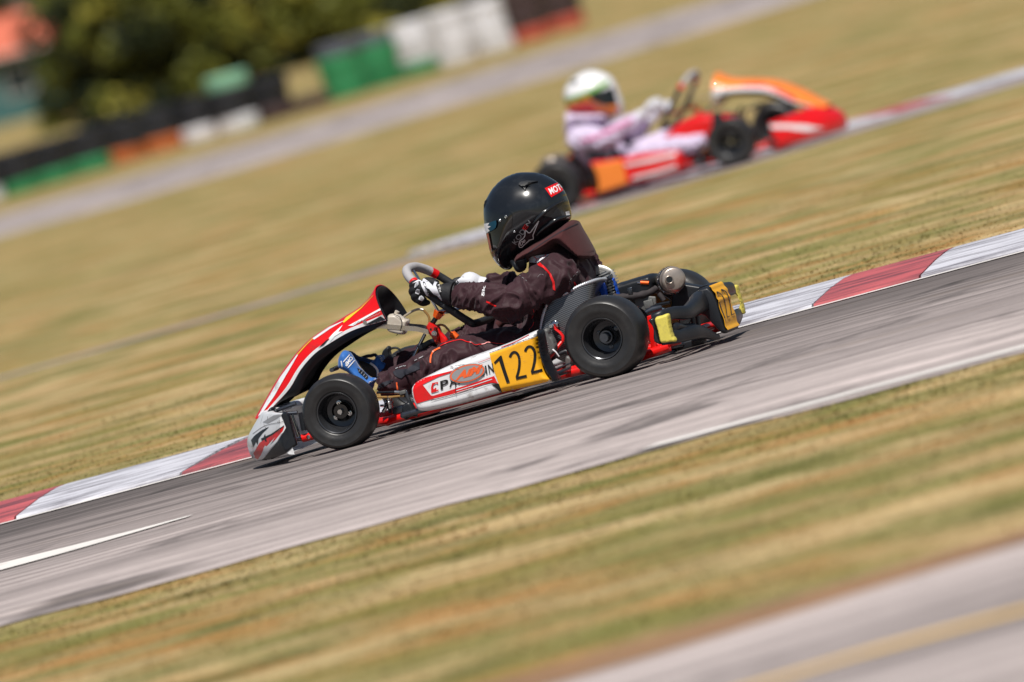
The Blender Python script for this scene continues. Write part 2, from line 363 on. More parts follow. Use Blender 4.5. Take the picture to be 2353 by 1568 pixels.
# ------------------------------------------------------------------ ground materials
def N(m): return m.node_tree.nodes
def grass_mat():
    m = bpy.data.materials.new('dry_grass'); m.use_nodes = True; n = m.node_tree; L = n.links; b = n.nodes['Principled BSDF']
    b.inputs['Roughness'].default_value = .95; b.inputs['Specular IOR Level'].default_value = .15
    tc = n.nodes.new('ShaderNodeTexCoord')
    def nz(sx, sy, det=6, rough=.6, off=0):
        mp = n.nodes.new('ShaderNodeMapping'); mp.inputs['Scale'].default_value = (sx, sy, 1); mp.inputs['Location'].default_value = (off, off*1.7, 0); mp.inputs['Rotation'].default_value = (0, 0, .02)
        L.new(tc.outputs['Object'], mp.inputs[0]); t = n.nodes.new('ShaderNodeTexNoise'); t.inputs['Scale'].default_value = 1; t.inputs['Detail'].default_value = det; t.inputs['Roughness'].default_value = rough
        L.new(mp.outputs[0], t.inputs[0]); return t.outputs[0]
    def ramp(fac, els):
        r = n.nodes.new('ShaderNodeValToRGB'); e = r.color_ramp.elements
        while len(e) < len(els): e.new(.5)
        for i, (p, c) in enumerate(els): e[i].position = p; e[i].color = (*c, 1)
        L.new(fac, r.inputs[0]); return r.outputs[0]
    def mix(f, a, c, mode='MIX'):
        x = n.nodes.new('ShaderNodeMixRGB'); x.blend_type = mode
        if isinstance(f, float): x.inputs[0].default_value = f
        else: L.new(f, x.inputs[0])
        L.new(a, x.inputs[1])
        if isinstance(c, tuple): x.inputs[2].default_value = (*c, 1)
        else: L.new(c, x.inputs[2])
        return x.outputs[0]
    base = ramp(nz(1.1, .85, 8, .65), [(.34, (.100, .100, .034)), (.44, (.200, .185, .070)), (.53, (.330, .255, .125)), (.64, (.45, .32, .17))])
    fine = ramp(nz(.9, 8, 8, .7, 3), [(.3, (.42, .45, .30)), (.5, (.95, .95, .9)), (.72, (1.45, 1.35, 1.3))])
    c = base
    f2 = ramp(nz(3.5, 40, 5, .65, 9), [(.28, (.62, .62, .6)), (.72, (1.35, 1.3, 1.25))])
    brown = ramp(nz(1.0, 1.1, 8, .7, 21), [(.48, (0, 0, 0)), (.60, (.85, .85, .85))]); c = mix(brown, c, (.37, .195, .070)); straw = ramp(nz(1.3, .9, 8, .7, 63), [(.50, (0, 0, 0)), (.60, (.8, .8, .8))]); c = mix(straw, c, (.50, .385, .21))
    green = ramp(nz(.8, 1.0, 8, .68, 35), [(.48, (0, 0, 0)), (.60, (.8, .8, .8))]); c = mix(green, c, (.165, .172, .046))
    yel = ramp(nz(.9, 2.5, 7, .75, 50), [(.64, (0, 0, 0)), (.70, (.8, .8, .8))]); c = mix(yel, c, (.55, .33, .02))
    c = mix(.85, c, fine, 'MULTIPLY'); c = mix(.7, c, f2, 'MULTIPLY')
    L.new(c, b.inputs['Base Color'])
    bp = n.nodes.new('ShaderNodeBump'); bp.inputs['Distance'].default_value = .006; bp.inputs['Strength'].default_value = .6
    L.new(nz(22, 50, 4, .6, 2), bp.inputs['Height']); L.new(bp.outputs[0], b.inputs['Normal'])
    return m
def asphalt_mat(name, dark_at, seed, tone=1.0):
    """UV: x metres along, y 0..1 across (0 = side nearest the camera)"""
    m = bpy.data.materials.new(name); m.use_nodes = True; n = m.node_tree; L = n.links; b = n.nodes['Principled BSDF']
    b.inputs['Roughness'].default_value = .85; b.inputs['Specular IOR Level'].default_value = .2
    uv = n.nodes.new('ShaderNodeUVMap')
    def nz(sx, sy, det=5, rough=.6, off=0):
        mp = n.nodes.new('ShaderNodeMapping'); mp.inputs['Scale'].default_value = (sx, sy, 1); mp.inputs['Location'].default_value = (off+seed, off*1.7+seed, 0)
        L.new(uv.outputs[0], mp.inputs[0]); t = n.nodes.new('ShaderNodeTexNoise'); t.inputs['Scale'].default_value = 1; t.inputs['Detail'].default_value = det; t.inputs['Roughness'].default_value = rough
        L.new(mp.outputs[0], t.inputs[0]); return t.outputs[0]
    def ramp(fac, els):
        r = n.nodes.new('ShaderNodeValToRGB'); e = r.color_ramp.elements
        while len(e) < len(els): e.new(.5)
        for i, (p, c) in enumerate(els): e[i].position = p; e[i].color = (*((c,)*3 if isinstance(c, float) else c), 1)
        L.new(fac, r.inputs[0]); return r.outputs[0]
    def mul(a, c, f=1.0):
        x = n.nodes.new('ShaderNodeMixRGB'); x.blend_type = 'MULTIPLY'; x.inputs[0].default_value = f; L.new(a, x.inputs[1]); L.new(c, x.inputs[2]); return x.outputs[0]
    sp = n.nodes.new('ShaderNodeSeparateXYZ'); L.new(uv.outputs[0], sp.inputs[0])
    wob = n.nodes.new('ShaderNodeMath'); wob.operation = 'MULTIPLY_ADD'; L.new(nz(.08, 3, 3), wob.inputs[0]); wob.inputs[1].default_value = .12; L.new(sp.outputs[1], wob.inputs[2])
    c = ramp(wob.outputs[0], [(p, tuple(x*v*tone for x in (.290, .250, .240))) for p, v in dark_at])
    c = mul(c, ramp(nz(.15, 45, 6, .7, 4), [(.36, .50), (.5, 1.0), (.66, 1.38)]), 1.0)      # rubbered-in lines along the lane
    c = mul(c, ramp(nz(.9, 130, 4, .6, 8), [(.34, .70), (.66, 1.25)]), .8)
    c = mul(c, ramp(nz(9, 60, 6, .7, 12), [(.3, .82), (.7, 1.14)]), .8)
    c = mul(c, ramp(nz(1.1, 5, 6, .6, 70), [(.57, 1.0), (.66, .40)]), 1.0)   # old oil and rubber patches
    c = mul(c, ramp(nz(.5, 3, 4, .5, 90), [(.35, .86), (.65, 1.12)]), .9)
    x = n.nodes.new('ShaderNodeMixRGB'); L.new(ramp(nz(.3, 11, 6, .6, 30), [(.6, 0.0), (.72, .35)]), x.inputs[0]); L.new(c, x.inputs[1]); x.inputs[2].default_value = (.24, .18, .12, 1)
    L.new(x.outputs[0], b.inputs['Base Color'])
    bp = n.nodes.new('ShaderNodeBump'); bp.inputs['Distance'].default_value = .002; bp.inputs['Strength'].default_value = .5
    tc = n.nodes.new('ShaderNodeTexCoord'); t = n.nodes.new('ShaderNodeTexNoise'); t.inputs['Scale'].default_value = 90; L.new(tc.outputs['Object'], t.inputs[0]); L.new(t.outputs[0], bp.inputs['Height']); L.new(bp.outputs[0], b.inputs['Normal'])
    return m
M['grass'] = grass_mat()
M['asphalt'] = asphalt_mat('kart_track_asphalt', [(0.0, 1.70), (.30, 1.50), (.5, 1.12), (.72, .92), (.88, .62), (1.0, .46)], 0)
M['asphalt2'] = asphalt_mat('return_track_asphalt', [(0.0, 1.45), (.5, 1.0), (1.0, 1.0)], 11)
M['asphalt3'] = asphalt_mat('far_track_asphalt', [(0.0, 1.6), (.55, 1.05), (1.0, 1.35)], 23)
M['asphalt4'] = asphalt_mat('front_track_asphalt', [(0.0, 1.55), (.5, 1.6), (.8, 1.25), (1.0, 1.55)], 37)
M['linepaint'] = mat('line_paint', (.80, .76, .72), .6, 0, .08, 3, dirt=(.45, .40, .37), dirt_amt=.6, dscale=5)
M['yellowpaint'] = mat('yellow_line_paint', (.74, .47, .13), .6, 0, .15, 3, dirt=(.45, .33, .2), dirt_amt=.5, dscale=6)
M['kerbwhite'] = mat('kerb_white_paint', (.62, .62, .68), .55, 0, .12, 4, .002, 60, dirt=(.13, .12, .14), dirt_amt=.95, dscale=3, ani=(.6, 7, 7), dthr=(.44, .62))
M['kerbred'] = mat('kerb_red_paint', (.50, .105, .115), .55, 0, .2, 4, .002, 60, dirt=(.09, .04, .05), dirt_amt=.95, dscale=3, ani=(.6, 7, 7), dthr=(.44, .62))
M['dirt'] = mat('dry_soil', (.27, .15, .075), .95, 0, .35, 2.5, dirt=(.08, .045, .03), dirt_amt=.8, dscale=3)

# one ground sheet to the horizon
def sheet(name, rows, z, m):
    v = []; f = []; n = len(rows[0])
    for r in rows: v += [(p[0], p[1], z) for p in r]
    for i in range(len(rows)-1):
        for j in range(n-1): f.append((i*n+j, i*n+j+1, (i+1)*n+j+1, (i+1)*n+j))
    return link(name, v, f, m, None, 0)
g = sheet('ground', [[(x, y) for x in (-2500, -300, -60, -20, 20, 60, 300, 2500)] for y in (-400, -60, -20, 0, 40, 100, 200, 500, 1200, 5000)], 0, 'grass'); tag(g, kind='structure')
def V3z(x, y): return Vector((x, y, .5))
def ribbon(name, lo, hi, z, m, segs=60, lanes=10, rag=0):
    """lo / hi: world polylines, near and far edge, both left to right"""
    def samp(pl):
        pl = [Vector((*p, 0)) for p in pl]
        for _ in range(4): pl = [pl[0]]+[q for a, b in zip(pl, pl[1:]) for q in (a.lerp(b, .25), a.lerp(b, .75))]+[pl[-1]]
        d = [0]
        for a, b in zip(pl, pl[1:]): d.append(d[-1]+(b-a).length)
        out = []; j = 0
        for i in range(segs+1):
            t = d[-1]*i/segs
            while j < len(d)-2 and d[j+1] < t: j += 1
            out.append(pl[j].lerp(pl[j+1], (t-d[j])/max(1e-9, d[j+1]-d[j])))
        return out
    A, B = samp(lo), samp(hi); v = []; f = []; uv = []; L = 0
    if rag:
        for i, a in enumerate(A): a.y += rag*(noise.noise(V3z(a.x*1.1, 3.3))*1.3+noise.noise(V3z(a.x*4.5, 9.1))*.45+noise.noise(V3z(a.x*14, 5.1))*.15)
    for i in range(segs+1):
        if i: L += (A[i]-A[i-1]).length
        for j in range(lanes+1):
            p = A[i].lerp(B[i], j/lanes); v.append((p.x, p.y, z)); uv.append((L, j/lanes))
    for i in range(segs):
        for j in range(lanes): a = i*(lanes+1)+j; f.append((a, a+lanes+1, a+lanes+2, a+1))
    o = link(name, v, f, m, None, 0); ul = o.data.uv_layers.new(name='UVMap')
    for lp in o.data.loops: ul.data[lp.index].uv = uv[lp.vertex_index]
    return tag(o, kind='structure')
near_lo = [(-60, -10.2), (-25, -8.9), (-8, -8.3), (1.1, -8.05), (1.9, -7.9), (2.6, -7.8), (3.24, -7.72), (4.1, -7.7), (12, -7.5), (30, -6.8), (60, -5)]
near_hi = [(-60, .2), (-25, .9), (-8, 1.38), (-1.9, 1.3), (-1.0, 1.22), (0, 1.18), (1.1, 1.18), (2, 1.16), (10, 1.3), (30, 2), (60, 4)]
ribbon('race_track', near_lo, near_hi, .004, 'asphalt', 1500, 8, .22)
def edge_line(name, pts, wd, z, m, label=None):
    return ribbon(name, [(x, y-wd/2) for x, y in pts], [(x, y+wd/2) for x, y in pts], z, m, 60, 1)
edge_line('track_edge_line', [(x, y-.08) for x, y in near_hi], .09, .008, 'linepaint')
def gp(pts): return [tuple(G(*p)[:2]) for p in pts]
edge_line('verge_edge_line', [(2.9, -7.46)]+[(4.1, -7.42), (12, -7.22), (30, -6.52)], .21, .008, 'linepaint')
l1 = gp([(-200, 1361), (0, 1309), (220, 1252), (440, 1190)])
ribbon('lane_marking', [(l1[0][0], l1[0][1]-.36), (l1[1][0], l1[1][1]-.3), (l1[2][0], l1[2][1]-.2), (l1[3][0], l1[3][1]-.05)], [(l1[0][0], l1[0][1]+.36), (l1[1][0], l1[1][1]+.3), (l1[2][0], l1[2][1]+.2), (l1[3][0], l1[3][1]+.03)], .008, 'linepaint', 20, 1)
# track in the lower right corner
s1 = gp([(1318, 1568), (1700, 1451), (2015, 1354), (2353, 1250)])
d0 = Vector((*s1[-1], 0))-Vector((*s1[0], 0))
hi4 = [(s1[0][0]-40, s1[0][1]-14), (s1[0][0]-4, s1[0][1]-1.1)]+s1+[(s1[3][0]+6, s1[3][1]+2.9), (s1[3][0]+40, s1[3][1]+14)]
ribbon('front_track', [(x+1.5, y-9) for x, y in hi4], hi4, .004, 'asphalt4', 240, 8)
ribbon('soil_strip', [(x, y-.05) for x, y in hi4], [(x-.1, y+.75) for x, y in hi4], .0022, 'dirt', 60, 2)
yl = gp([(1815, 1566), (2067, 1482), (2353, 1415)]); yl = [(yl[0][0]-8, yl[0][1]-3.5)]+yl+[(yl[2][0]+10, yl[2][1]+3.5)]
edge_line('yellow_track_line', yl, .18, .008, 'yellowpaint')
# track of the oncoming kart
mid_lo = [(-40, 14), (-14, 22.5), (-9.6, 24.9), (-7.9, 26.0), (-7.2, 27.1), (-6.26, 27.8), (-5.6, 28.5), (-4.9, 29.9), (-3, 33), (6, 46)]
mid_hi = [(-40, 14.6), (-14.1, 22.75), (-9.8, 25.25), (-8.1, 26.75), (-7.5, 28.4), (-6.7, 29.5), (-6.0, 30.8), (-5.45, 32.2), (-3.8, 35), (4, 49)]
ribbon('return_track', mid_lo, mid_hi, .004, 'asphalt2', 700, 6, .12)
far_lo = [(-60, 60), (-40, 79), (-29.6, 89.7), (-27.6, 93.2), (-26.5, 97.2), (-25.9, 103), (-25, 113), (-23, 140), (-20, 200)]
far_hi = [(-66, 78), (-48, 98), (-37.0, 110.5), (-35.3, 115), (-34.7, 121), (-34.5, 128), (-34.4, 136), (-34, 160), (-31, 240)]
ribbon('far_track', far_lo, far_hi, .004, 'asphalt3', 700, 8, .9)

# raised kerbs made of painted concrete blocks
def kerb(label, path, cuts, prof, group, L0=.25):
    root = thing('kerb', label, 'kerb', (*path[len(path)//2], 0), group)
    pl = cat([Vector((*p, 0)) for p in path], 24)
    def at(x):
        for a, b in zip(pl, pl[1:]):
            if a.x <= x <= b.x: return a.lerp(b, (x-a.x)/(b.x-a.x)), (b-a).normalized()
        return pl[-1], (pl[-1]-pl[-2]).normalized()
    for (xa, xb, m) in cuts:
        k = max(2, int((xb-xa)/.3)); rows = []
        for i in range(k+1):
            p, t = at(xa+.004+(xb-xa-.008)*i/k); nrm = Vector((-t.y, t.x, 0)); rows.append([p+nrm*d+Vector((0, 0, z)) for d, z in prof])
        mb = MB().strip(rows, True); n = len(prof); b = 0
        mb.f.append(tuple(range(n))[::-1]); mb.f.append(tuple(len(rows)*n-n+i for i in range(n)))
        mb.go('kerb_block', m, root, 30)
    return root
KP = [(.0, .0), (.02, .016), (.3, .046), (.5, .060), (.62, .062), (.66, .0)]
def xs_at(px, path_y): # kerb joint under pixel column px
    a, b = -300.0, 1800.0
    best = min((abs(PX((x/1000, path_y, .03))[0]-px), x/1000) for x in range(-9000, 12000, 5)); return best[1]
J = [xs_at(p, 1.3) for p in (28, 412, 661, 1150, 1396, 1884, 2130)]
w0 = [J[0]-.35, J[0]]; cuts = [(J[0]-3.2, J[0]-.9, 'kerbwhite'), (J[0]-.9, J[0], 'kerbred'), (J[0], J[1], 'kerbwhite'), (J[1], J[2], 'kerbred'), (J[2], J[3], 'kerbwhite'), (J[3], J[4], 'kerbred'), (J[4], J[5], 'kerbwhite'), (J[5], J[6], 'kerbred'), (J[6], J[6]+.7, 'kerbwhite'), (J[6]+.7, J[6]+1.1, 'kerbred'), (J[6]+1.1, J[6]+4, 'kerbwhite')]
kerb('red and white painted raised kerb directly behind the black and red kart', [(x, y+.01) for x, y in near_hi[1:-1]], cuts, KP, None)
mp2 = [p for p in mid_hi[1:-1]]
def j2(px): return min((abs(PX(Vector((x, np.interp(x, [p[0] for p in mid_hi], [p[1] for p in mid_hi]), .02)))[0]-px), x) for x in np.arange(-14, 3, .01))[1]
j = [float(j2(p)) for p in (880, 965, 1330, 1420, 1700, 1775, 2060, 2185)]
KP2 = [(.0, .0), (.02, .008), (.25, .026), (.4, .028), (.44, .0)]
kerb('narrow red and white kerb behind the orange kart on the farther track', [p for p in mid_hi], [(j[1]+.15, j[2], 'kerbwhite'), (j[2], j[3], 'kerbred'), (j[3], j[4], 'kerbwhite'), (j[4], j[5], 'kerbred'), (j[5], j[6], 'kerbwhite'), (j[6], j[7], 'kerbred'), (j[7], j[7]+3, 'kerbwhite')], KP2, None)

# short grass blades on the verges in view
def blades(name, boxes, dens, hmin, hmax, seed, cols):
    rng = np.random.default_rng(seed); V = []; 
    for (x0, x1, y0, y1, d) in boxes:
        n = int((x1-x0)*(y1-y0)*d); V.append(np.stack([rng.uniform(x0, x1, n), rng.uniform(y0, y1, n)], 1))
    p = np.concatenate(V)
    keep = np.ones(len(p), bool)
    yl_ = np.interp(p[:, 0], [q[0] for q in near_lo], [q[1] for q in near_lo]); yh_ = np.interp(p[:, 0], [q[0] for q in near_hi], [q[1] for q in near_hi])
    rag = rng.uniform(-.12, .02, len(p)); keep &= ~((p[:, 1] > yl_-rag*.0+(-.02)) & (p[:, 1] < yh_+.7))
    h4 = np.interp(p[:, 0], [q[0] for q in hi4], [q[1] for q in hi4]); keep &= p[:, 1] > h4+.35
    ml = np.interp(p[:, 0], [q[0] for q in mid_lo], [q[1] for q in mid_lo]); keep &= p[:, 1] < ml-.05
    p = p[keep]; n = len(p)
    # clumpiness
    ph = np.sin(p[:, 0]*3.1+p[:, 1]*1.3)+np.sin(p[:, 0]*1.3-p[:, 1]*2.2+1)+np.sin(p[:, 0]*7+p[:, 1]*.7); 
    h = rng.uniform(hmin, hmax, n)*(1+.22*ph/1.5); a = rng.uniform(0, 2*np.pi, n); wd = rng.uniform(.003, .006, n); ln = rng.uniform(-2.6, 2.6, (n, 2))*h[:, None]
    v = np.zeros((n, 3, 3)); v[:, 0, 0] = p[:, 0]-wd*np.cos(a); v[:, 0, 1] = p[:, 1]-wd*np.sin(a); v[:, 1, 0] = p[:, 0]+wd*np.cos(a); v[:, 1, 1] = p[:, 1]+wd*np.sin(a)
    v[:, 2, 0] = p[:, 0]+ln[:, 0]; v[:, 2, 1] = p[:, 1]+ln[:, 1]; v[:, 2, 2] = h; v = v.reshape(-1, 3)
    me = bpy.data.meshes.new(name); me.vertices.add(n*3); me.vertices.foreach_set('co', v.ravel()); me.loops.add(n*3); me.loops.foreach_set('vertex_index', np.arange(n*3))
    me.polygons.add(n); me.polygons.foreach_set('loop_start', np.arange(n)*3); me.polygons.foreach_set('loop_total', np.full(n, 3))
    for c in cols: me.materials.append(M[c])
    me.polygons.foreach_set('material_index', rng.integers(0, len(cols), n)); me.update(); me.validate()
    o = bpy.data.objects.new(name, me); COL.objects.link(o); return o
BLADES = True
M['blade'] = M['grass']
if BLADES:
    o = blades('verge_grass', [(-5.5, 3.0, 1.85, 4, 700), (-6, 2.6, 4, 7.5, 380), (-7, 2.4, 7.5, 12, 170), (-8, 2, 12, 18, 70), (1, 5.5, -9.5, -7.7, 900), (1.5, 7.5, -20, -9.5, 400)], 1, .003, .007, 3, ['blade'])
    tag(o, 'short dry grass covering the verges beside the kart track', 'grass', kind='stuff')

# ------------------------------------------------------------------ tyre barrier
def paint(n, c): M[n] = mat(n, c, .55, 0, .2, 3, .003, 30, dirt=tuple(v*.35 for v in c), dirt_amt=.6, dscale=4)
paint('tyre_black', (.018, .019, .024)); paint('tyre_green', (.03, .24, .09)); paint('tyre_white', (.72, .71, .74)); paint('tyre_orange', (.50, .13, .03)); paint('tyre_brown', (.06, .035, .035)); paint('tyre_red', (.48, .085, .05)); paint('tyre_mint', (.25, .50, .34)); paint('tyre_slate', (.11, .12, .15))
TP = [(.0, .20), (.0, .265), (.012, .285), (.03, .29), (.05, .29), (.056, .276), (.064, .276), (.07, .29), (.097, .292), (.103, .277), (.112, .277), (.118, .29), (.14, .29), (.158, .285), (.17, .265), (.17, .20), (.12, .195), (.05, .195)]
_t = {}
def tyre_mesh(m):
    if m not in _t:
        o = MB().lathe(TP, (0, 0, 0), (0, 0, 1), 28, True).go('barrier_tyre', m); _t[m] = o.data; bpy.data.objects.remove(o)
    return _t[m]
base = [(-120, 493), (0, 460), (220, 394), (410, 338), (600, 286), (835, 213), (996, 164), (1204, 100), (1420, 30)]
rb = random.Random(5); CN = {'tyre_black': 'black', 'tyre_green': 'green', 'tyre_white': 'white', 'tyre_orange': 'orange', 'tyre_brown': 'dark brown', 'tyre_red': 'red', 'tyre_mint': 'mint green', 'tyre_slate': 'slate grey'}
bx = -40; nst = 0; labels = {}; stacks = []
while bx < 1380:
    by = np.interp(bx, [p[0] for p in base], [p[1] for p in base]); p = G(bx, by)
    lo = 'tyre_white' if bx < 20 else 'tyre_green' if bx < 222 else 'tyre_orange' if bx < 415 else 'tyre_white' if bx < 600 else 'tyre_brown' if bx < 740 else 'tyre_green' if bx < 985 else 'tyre_white' if bx < 1204 else 'tyre_red'
    up = 'tyre_black' if bx < 695 else None if bx < 750 else 'tyre_green' if bx < 945 else 'tyre_white' if bx < 1215 else 'tyre_brown'
    n_up = 2 if bx < 930 else 3
    stacks.append((p, lo, up, n_up, bx)); bx += 84
order = ['first', 'second', 'third', 'fourth', 'fifth', 'sixth', 'seventh', 'eighth', 'ninth', 'tenth', 'eleventh', 'twelfth', 'thirteenth', 'fourteenth', 'fifteenth', 'sixteenth', 'seventeenth', 'eighteenth', 'nineteenth', 'twentieth']
for i, (p, lo, up, nu, bx) in enumerate(stacks):
    lab = f"{order[i]} barrier tyre stack from the left, {CN[lo]} at the base" + (f", {CN[up]} above" if up else ", nothing above")
    r = thing('tyre_stack', lab, 'tyre stack', (p.x, p.y, 0), 'stacked tyres forming the far barrier')
    seq = [lo]+([up]*nu if up else [])
    if 545 < bx < 629: seq.append('tyre_mint')
    if 760 < bx < 900: seq.append('tyre_slate')
    for kk, mm in enumerate(seq):
        t = bpy.data.objects.new('tyre', tyre_mesh(mm)); COL.objects.link(t); t.parent = r; t.location = (rb.uniform(-.02, .02), rb.uniform(-.02, .02), kk*.19); t.scale = (1, 1, 1.1); t.rotation_euler = (0, 0, rb.uniform(0, 6))

# ------------------------------------------------------------------ trees and the house far behind
def leafmat(n, c): 
    m = mat(n, c, .6, 0, .35, 1.2, spec=.3); return m
M['leafA'] = leafmat('leaf_olive', (.12, .13, .018)); M['leafB'] = leafmat('leaf_dark', (.018, .026, .007)); M['leafC'] = leafmat('leaf_light', (.34, .31, .05))
M['bark'] = mat('bark', (.09, .06, .04), .9, 0, .3, 6, .01, 20)
def horizon_y(x): return -172+(1262-x)*math.tan(ROLL)
def tree(px, dist, h, rad, lean, label, seed, nleaf=22000):
    nleaf = 22000
    base = G(px, horizon_y(px)+FPX*HGT/dist/math.cos(ROLL)); rg = random.Random(seed)
    r = thing('broadleaf_tree', label, 'tree', (base.x, base.y, 0), 'trees behind the tyre barrier')
    mb = MB(); top = base+Vector((lean, 0, h*.8)); mb.tube([base-Vector((0, 0, .1)), base.lerp(top, .35)+Vector((.1, 0, 0)), base.lerp(top, .7)-Vector((.1, .1, 0)), top], [h*.032, h*.024, h*.014, .02], 9)
    cl = []
    for i in range(11):
        a = rg.uniform(0, 6.28); q = base.lerp(top, rg.uniform(.15, .75)); e = q+Vector((math.cos(a)*rad*rg.uniform(.5, .9), math.sin(a)*rad*rg.uniform(.5, .9), rg.uniform(.1, 1.2)))
        mb.tube([q, q.lerp(e, .5)+Vector((0, 0, .15)), e], [h*.011, h*.008, .012], 6); cl += [(e, rg.uniform(.35, .8)), (q.lerp(e, .6), rg.uniform(.3, .6))]
    for i in range(70):
        a = rg.uniform(0, 6.28); rr = rad*math.sqrt(rg.random()); zz = rg.uniform(.02, 1)**1.5*h; rr *= (1.05-.5*abs(zz/h-.25)); cl.append((base+Vector((math.cos(a)*rr, math.sin(a)*rr, zz)), rg.uniform(.3, .85)))
    mb.go('trunk', 'bark', r)
    rng = np.random.default_rng(seed); idx = rng.integers(0, len(cl), nleaf); C_ = np.array([c[0] for c in cl])[idx]; R_ = np.array([c[1] for c in cl])[idx]
    d = rng.normal(size=(nleaf, 3)); d /= np.linalg.norm(d, axis=1)[:, None]; pos = C_+d*(R_*rng.uniform(.3, 1, nleaf)**.5)[:, None]*np.array([1, 1, .75]); pos[:, 2] = np.maximum(pos[:, 2], .05)
    u = rng.normal(size=(nleaf, 3)); u /= np.linalg.norm(u, axis=1)[:, None]; v = np.cross(u, rng.normal(size=(nleaf, 3))); v /= np.linalg.norm(v, axis=1)[:, None]; s = rng.uniform(.06, .15, nleaf)[:, None]
    Vv = np.stack([pos-u*s, pos+v*s*.5, pos+u*s, pos-v*s*.5], 1).reshape(-1, 3)-np.array(base)
    me = bpy.data.meshes.new('crown'); me.vertices.add(nleaf*4); me.vertices.foreach_set('co', Vv.ravel()); me.loops.add(nleaf*4); me.loops.foreach_set('vertex_index', np.arange(nleaf*4)); me.polygons.add(nleaf)
    me.polygons.foreach_set('loop_start', np.arange(nleaf)*4); me.polygons.foreach_set('loop_total', np.full(nleaf, 4))
    for c in ('leafA', 'leafB', 'leafC'): me.materials.append(M[c])
    cm = rng.integers(0, 10, len(cl)); me.polygons.foreach_set('material_index', np.where(cm[idx] < 4, 0, np.where(cm[idx] < 8, 1, 2)))
    me.update(); o = bpy.data.objects.new('crown', me); COL.objects.link(o); o.parent = r
tree(345, 330, 5.5, 2.1, .4, 'olive green tree nearest the teal house, standing left of the others behind the barrier', 1)
tree(470, 345, 6.5, 2.4, -.3, 'second bushy tree to the right of the teal house, above the black tyres', 2)
tree(680, 325, 6.0, 2.3, .2, 'dark middle tree above the gap in the upper row of tyres', 3)
tree(880, 350, 6.5, 2.5, 0, 'tree behind the green tyre stacks of the barrier', 4)
tree(1090, 340, 6.5, 2.4, 0, 'tree behind the tall white tyre stacks', 5, 6000)
tree(1330, 345, 6.5, 2.4, 0, 'rightmost tree, behind the red and brown tyre stacks', 6, 6000)
tree(60, 540, 9.0, 3.6, .5, 'farther tree rising over the roof of the teal house', 7, 7000)
tree(575, 318, 4.0, 1.7, 0, 'low bush filling the space between the second and middle trees', 8)
tree(385, 310, 4.2, 1.7, 0, 'low dark bush just behind the orange based tyre stacks', 9)
tree(790, 315, 4.2, 1.7, 0, 'low bush right of the middle tree, behind the first green stacks', 10)
# house
M['tealwall'] = mat('teal_render', (.045, .13, .13), .85, 0, .3, .4, dirt=(.03, .06, .05), dirt_amt=.6, dscale=.8)
M['roof'] = mat('terracotta_tile', (.62, .17, .10), .8, 0, .25, 2); M['trim'] = mat('pale_trim', (.55, .42, .38), .7)
M['glass'] = mat('window_glass', (.02, .03, .035), .08, 0, .1); M['frame'] = mat('window_frame', (.5, .5, .48), .5)
hb = G(80, horizon_y(80)+FPX*HGT/470/math.cos(ROLL)); hr = thing('house', 'low teal house with a terracotta tiled roof behind the trees', 'house', (hb.x, hb.y, 0))
X0, X1, Y0, Y1 = hb.x-7, hb.x+1.0, hb.y, hb.y+6
MB().hexa(((X0+X1)/2, (Y0+Y1)/2, 1.1), ((X1-X0)/2, 0, 0), (0, (Y1-Y0)/2, 0), (0, 0, 1.1)).go('wall', 'tealwall', hr)
rp = [(-.35, 2.15), (3, 3.3), (6.35, 2.15)]
MB().strip([[(x, Y0+a, z) for a, z in rp]+[(x, Y0+a, z-.12) for a, z in rp[::-1]] for x in (X0-.3, X1+.3)], True).go('roof', 'roof', hr, 20)
for i in range(26):
    x = X0-.2+i*(X1-X0+.4)/25; MB().tube([(x, Y0-.36, 2.19), (x, Y0+3, 3.345)], .05, 6).go('roof_tile_row', 'roof', hr)
MB().tube([(X0-.3, Y0-.42, 2.1), (X1+.3, Y0-.42, 2.1)], .06, 8).go('gutter', 'trim', hr)
for i in range(3):
    wx = X1-1.2-i*2.2; f_ = MB().hexa((wx, Y0-.02, 1.25), (.5, 0, 0), (0, .03, 0), (0, 0, .5)).go('window', 'frame', hr); MB().hexa((wx, Y0-.055, 1.25), (.43, 0, 0), (0, .006, 0), (0, 0, .43)).go('pane', 'glass', f_)

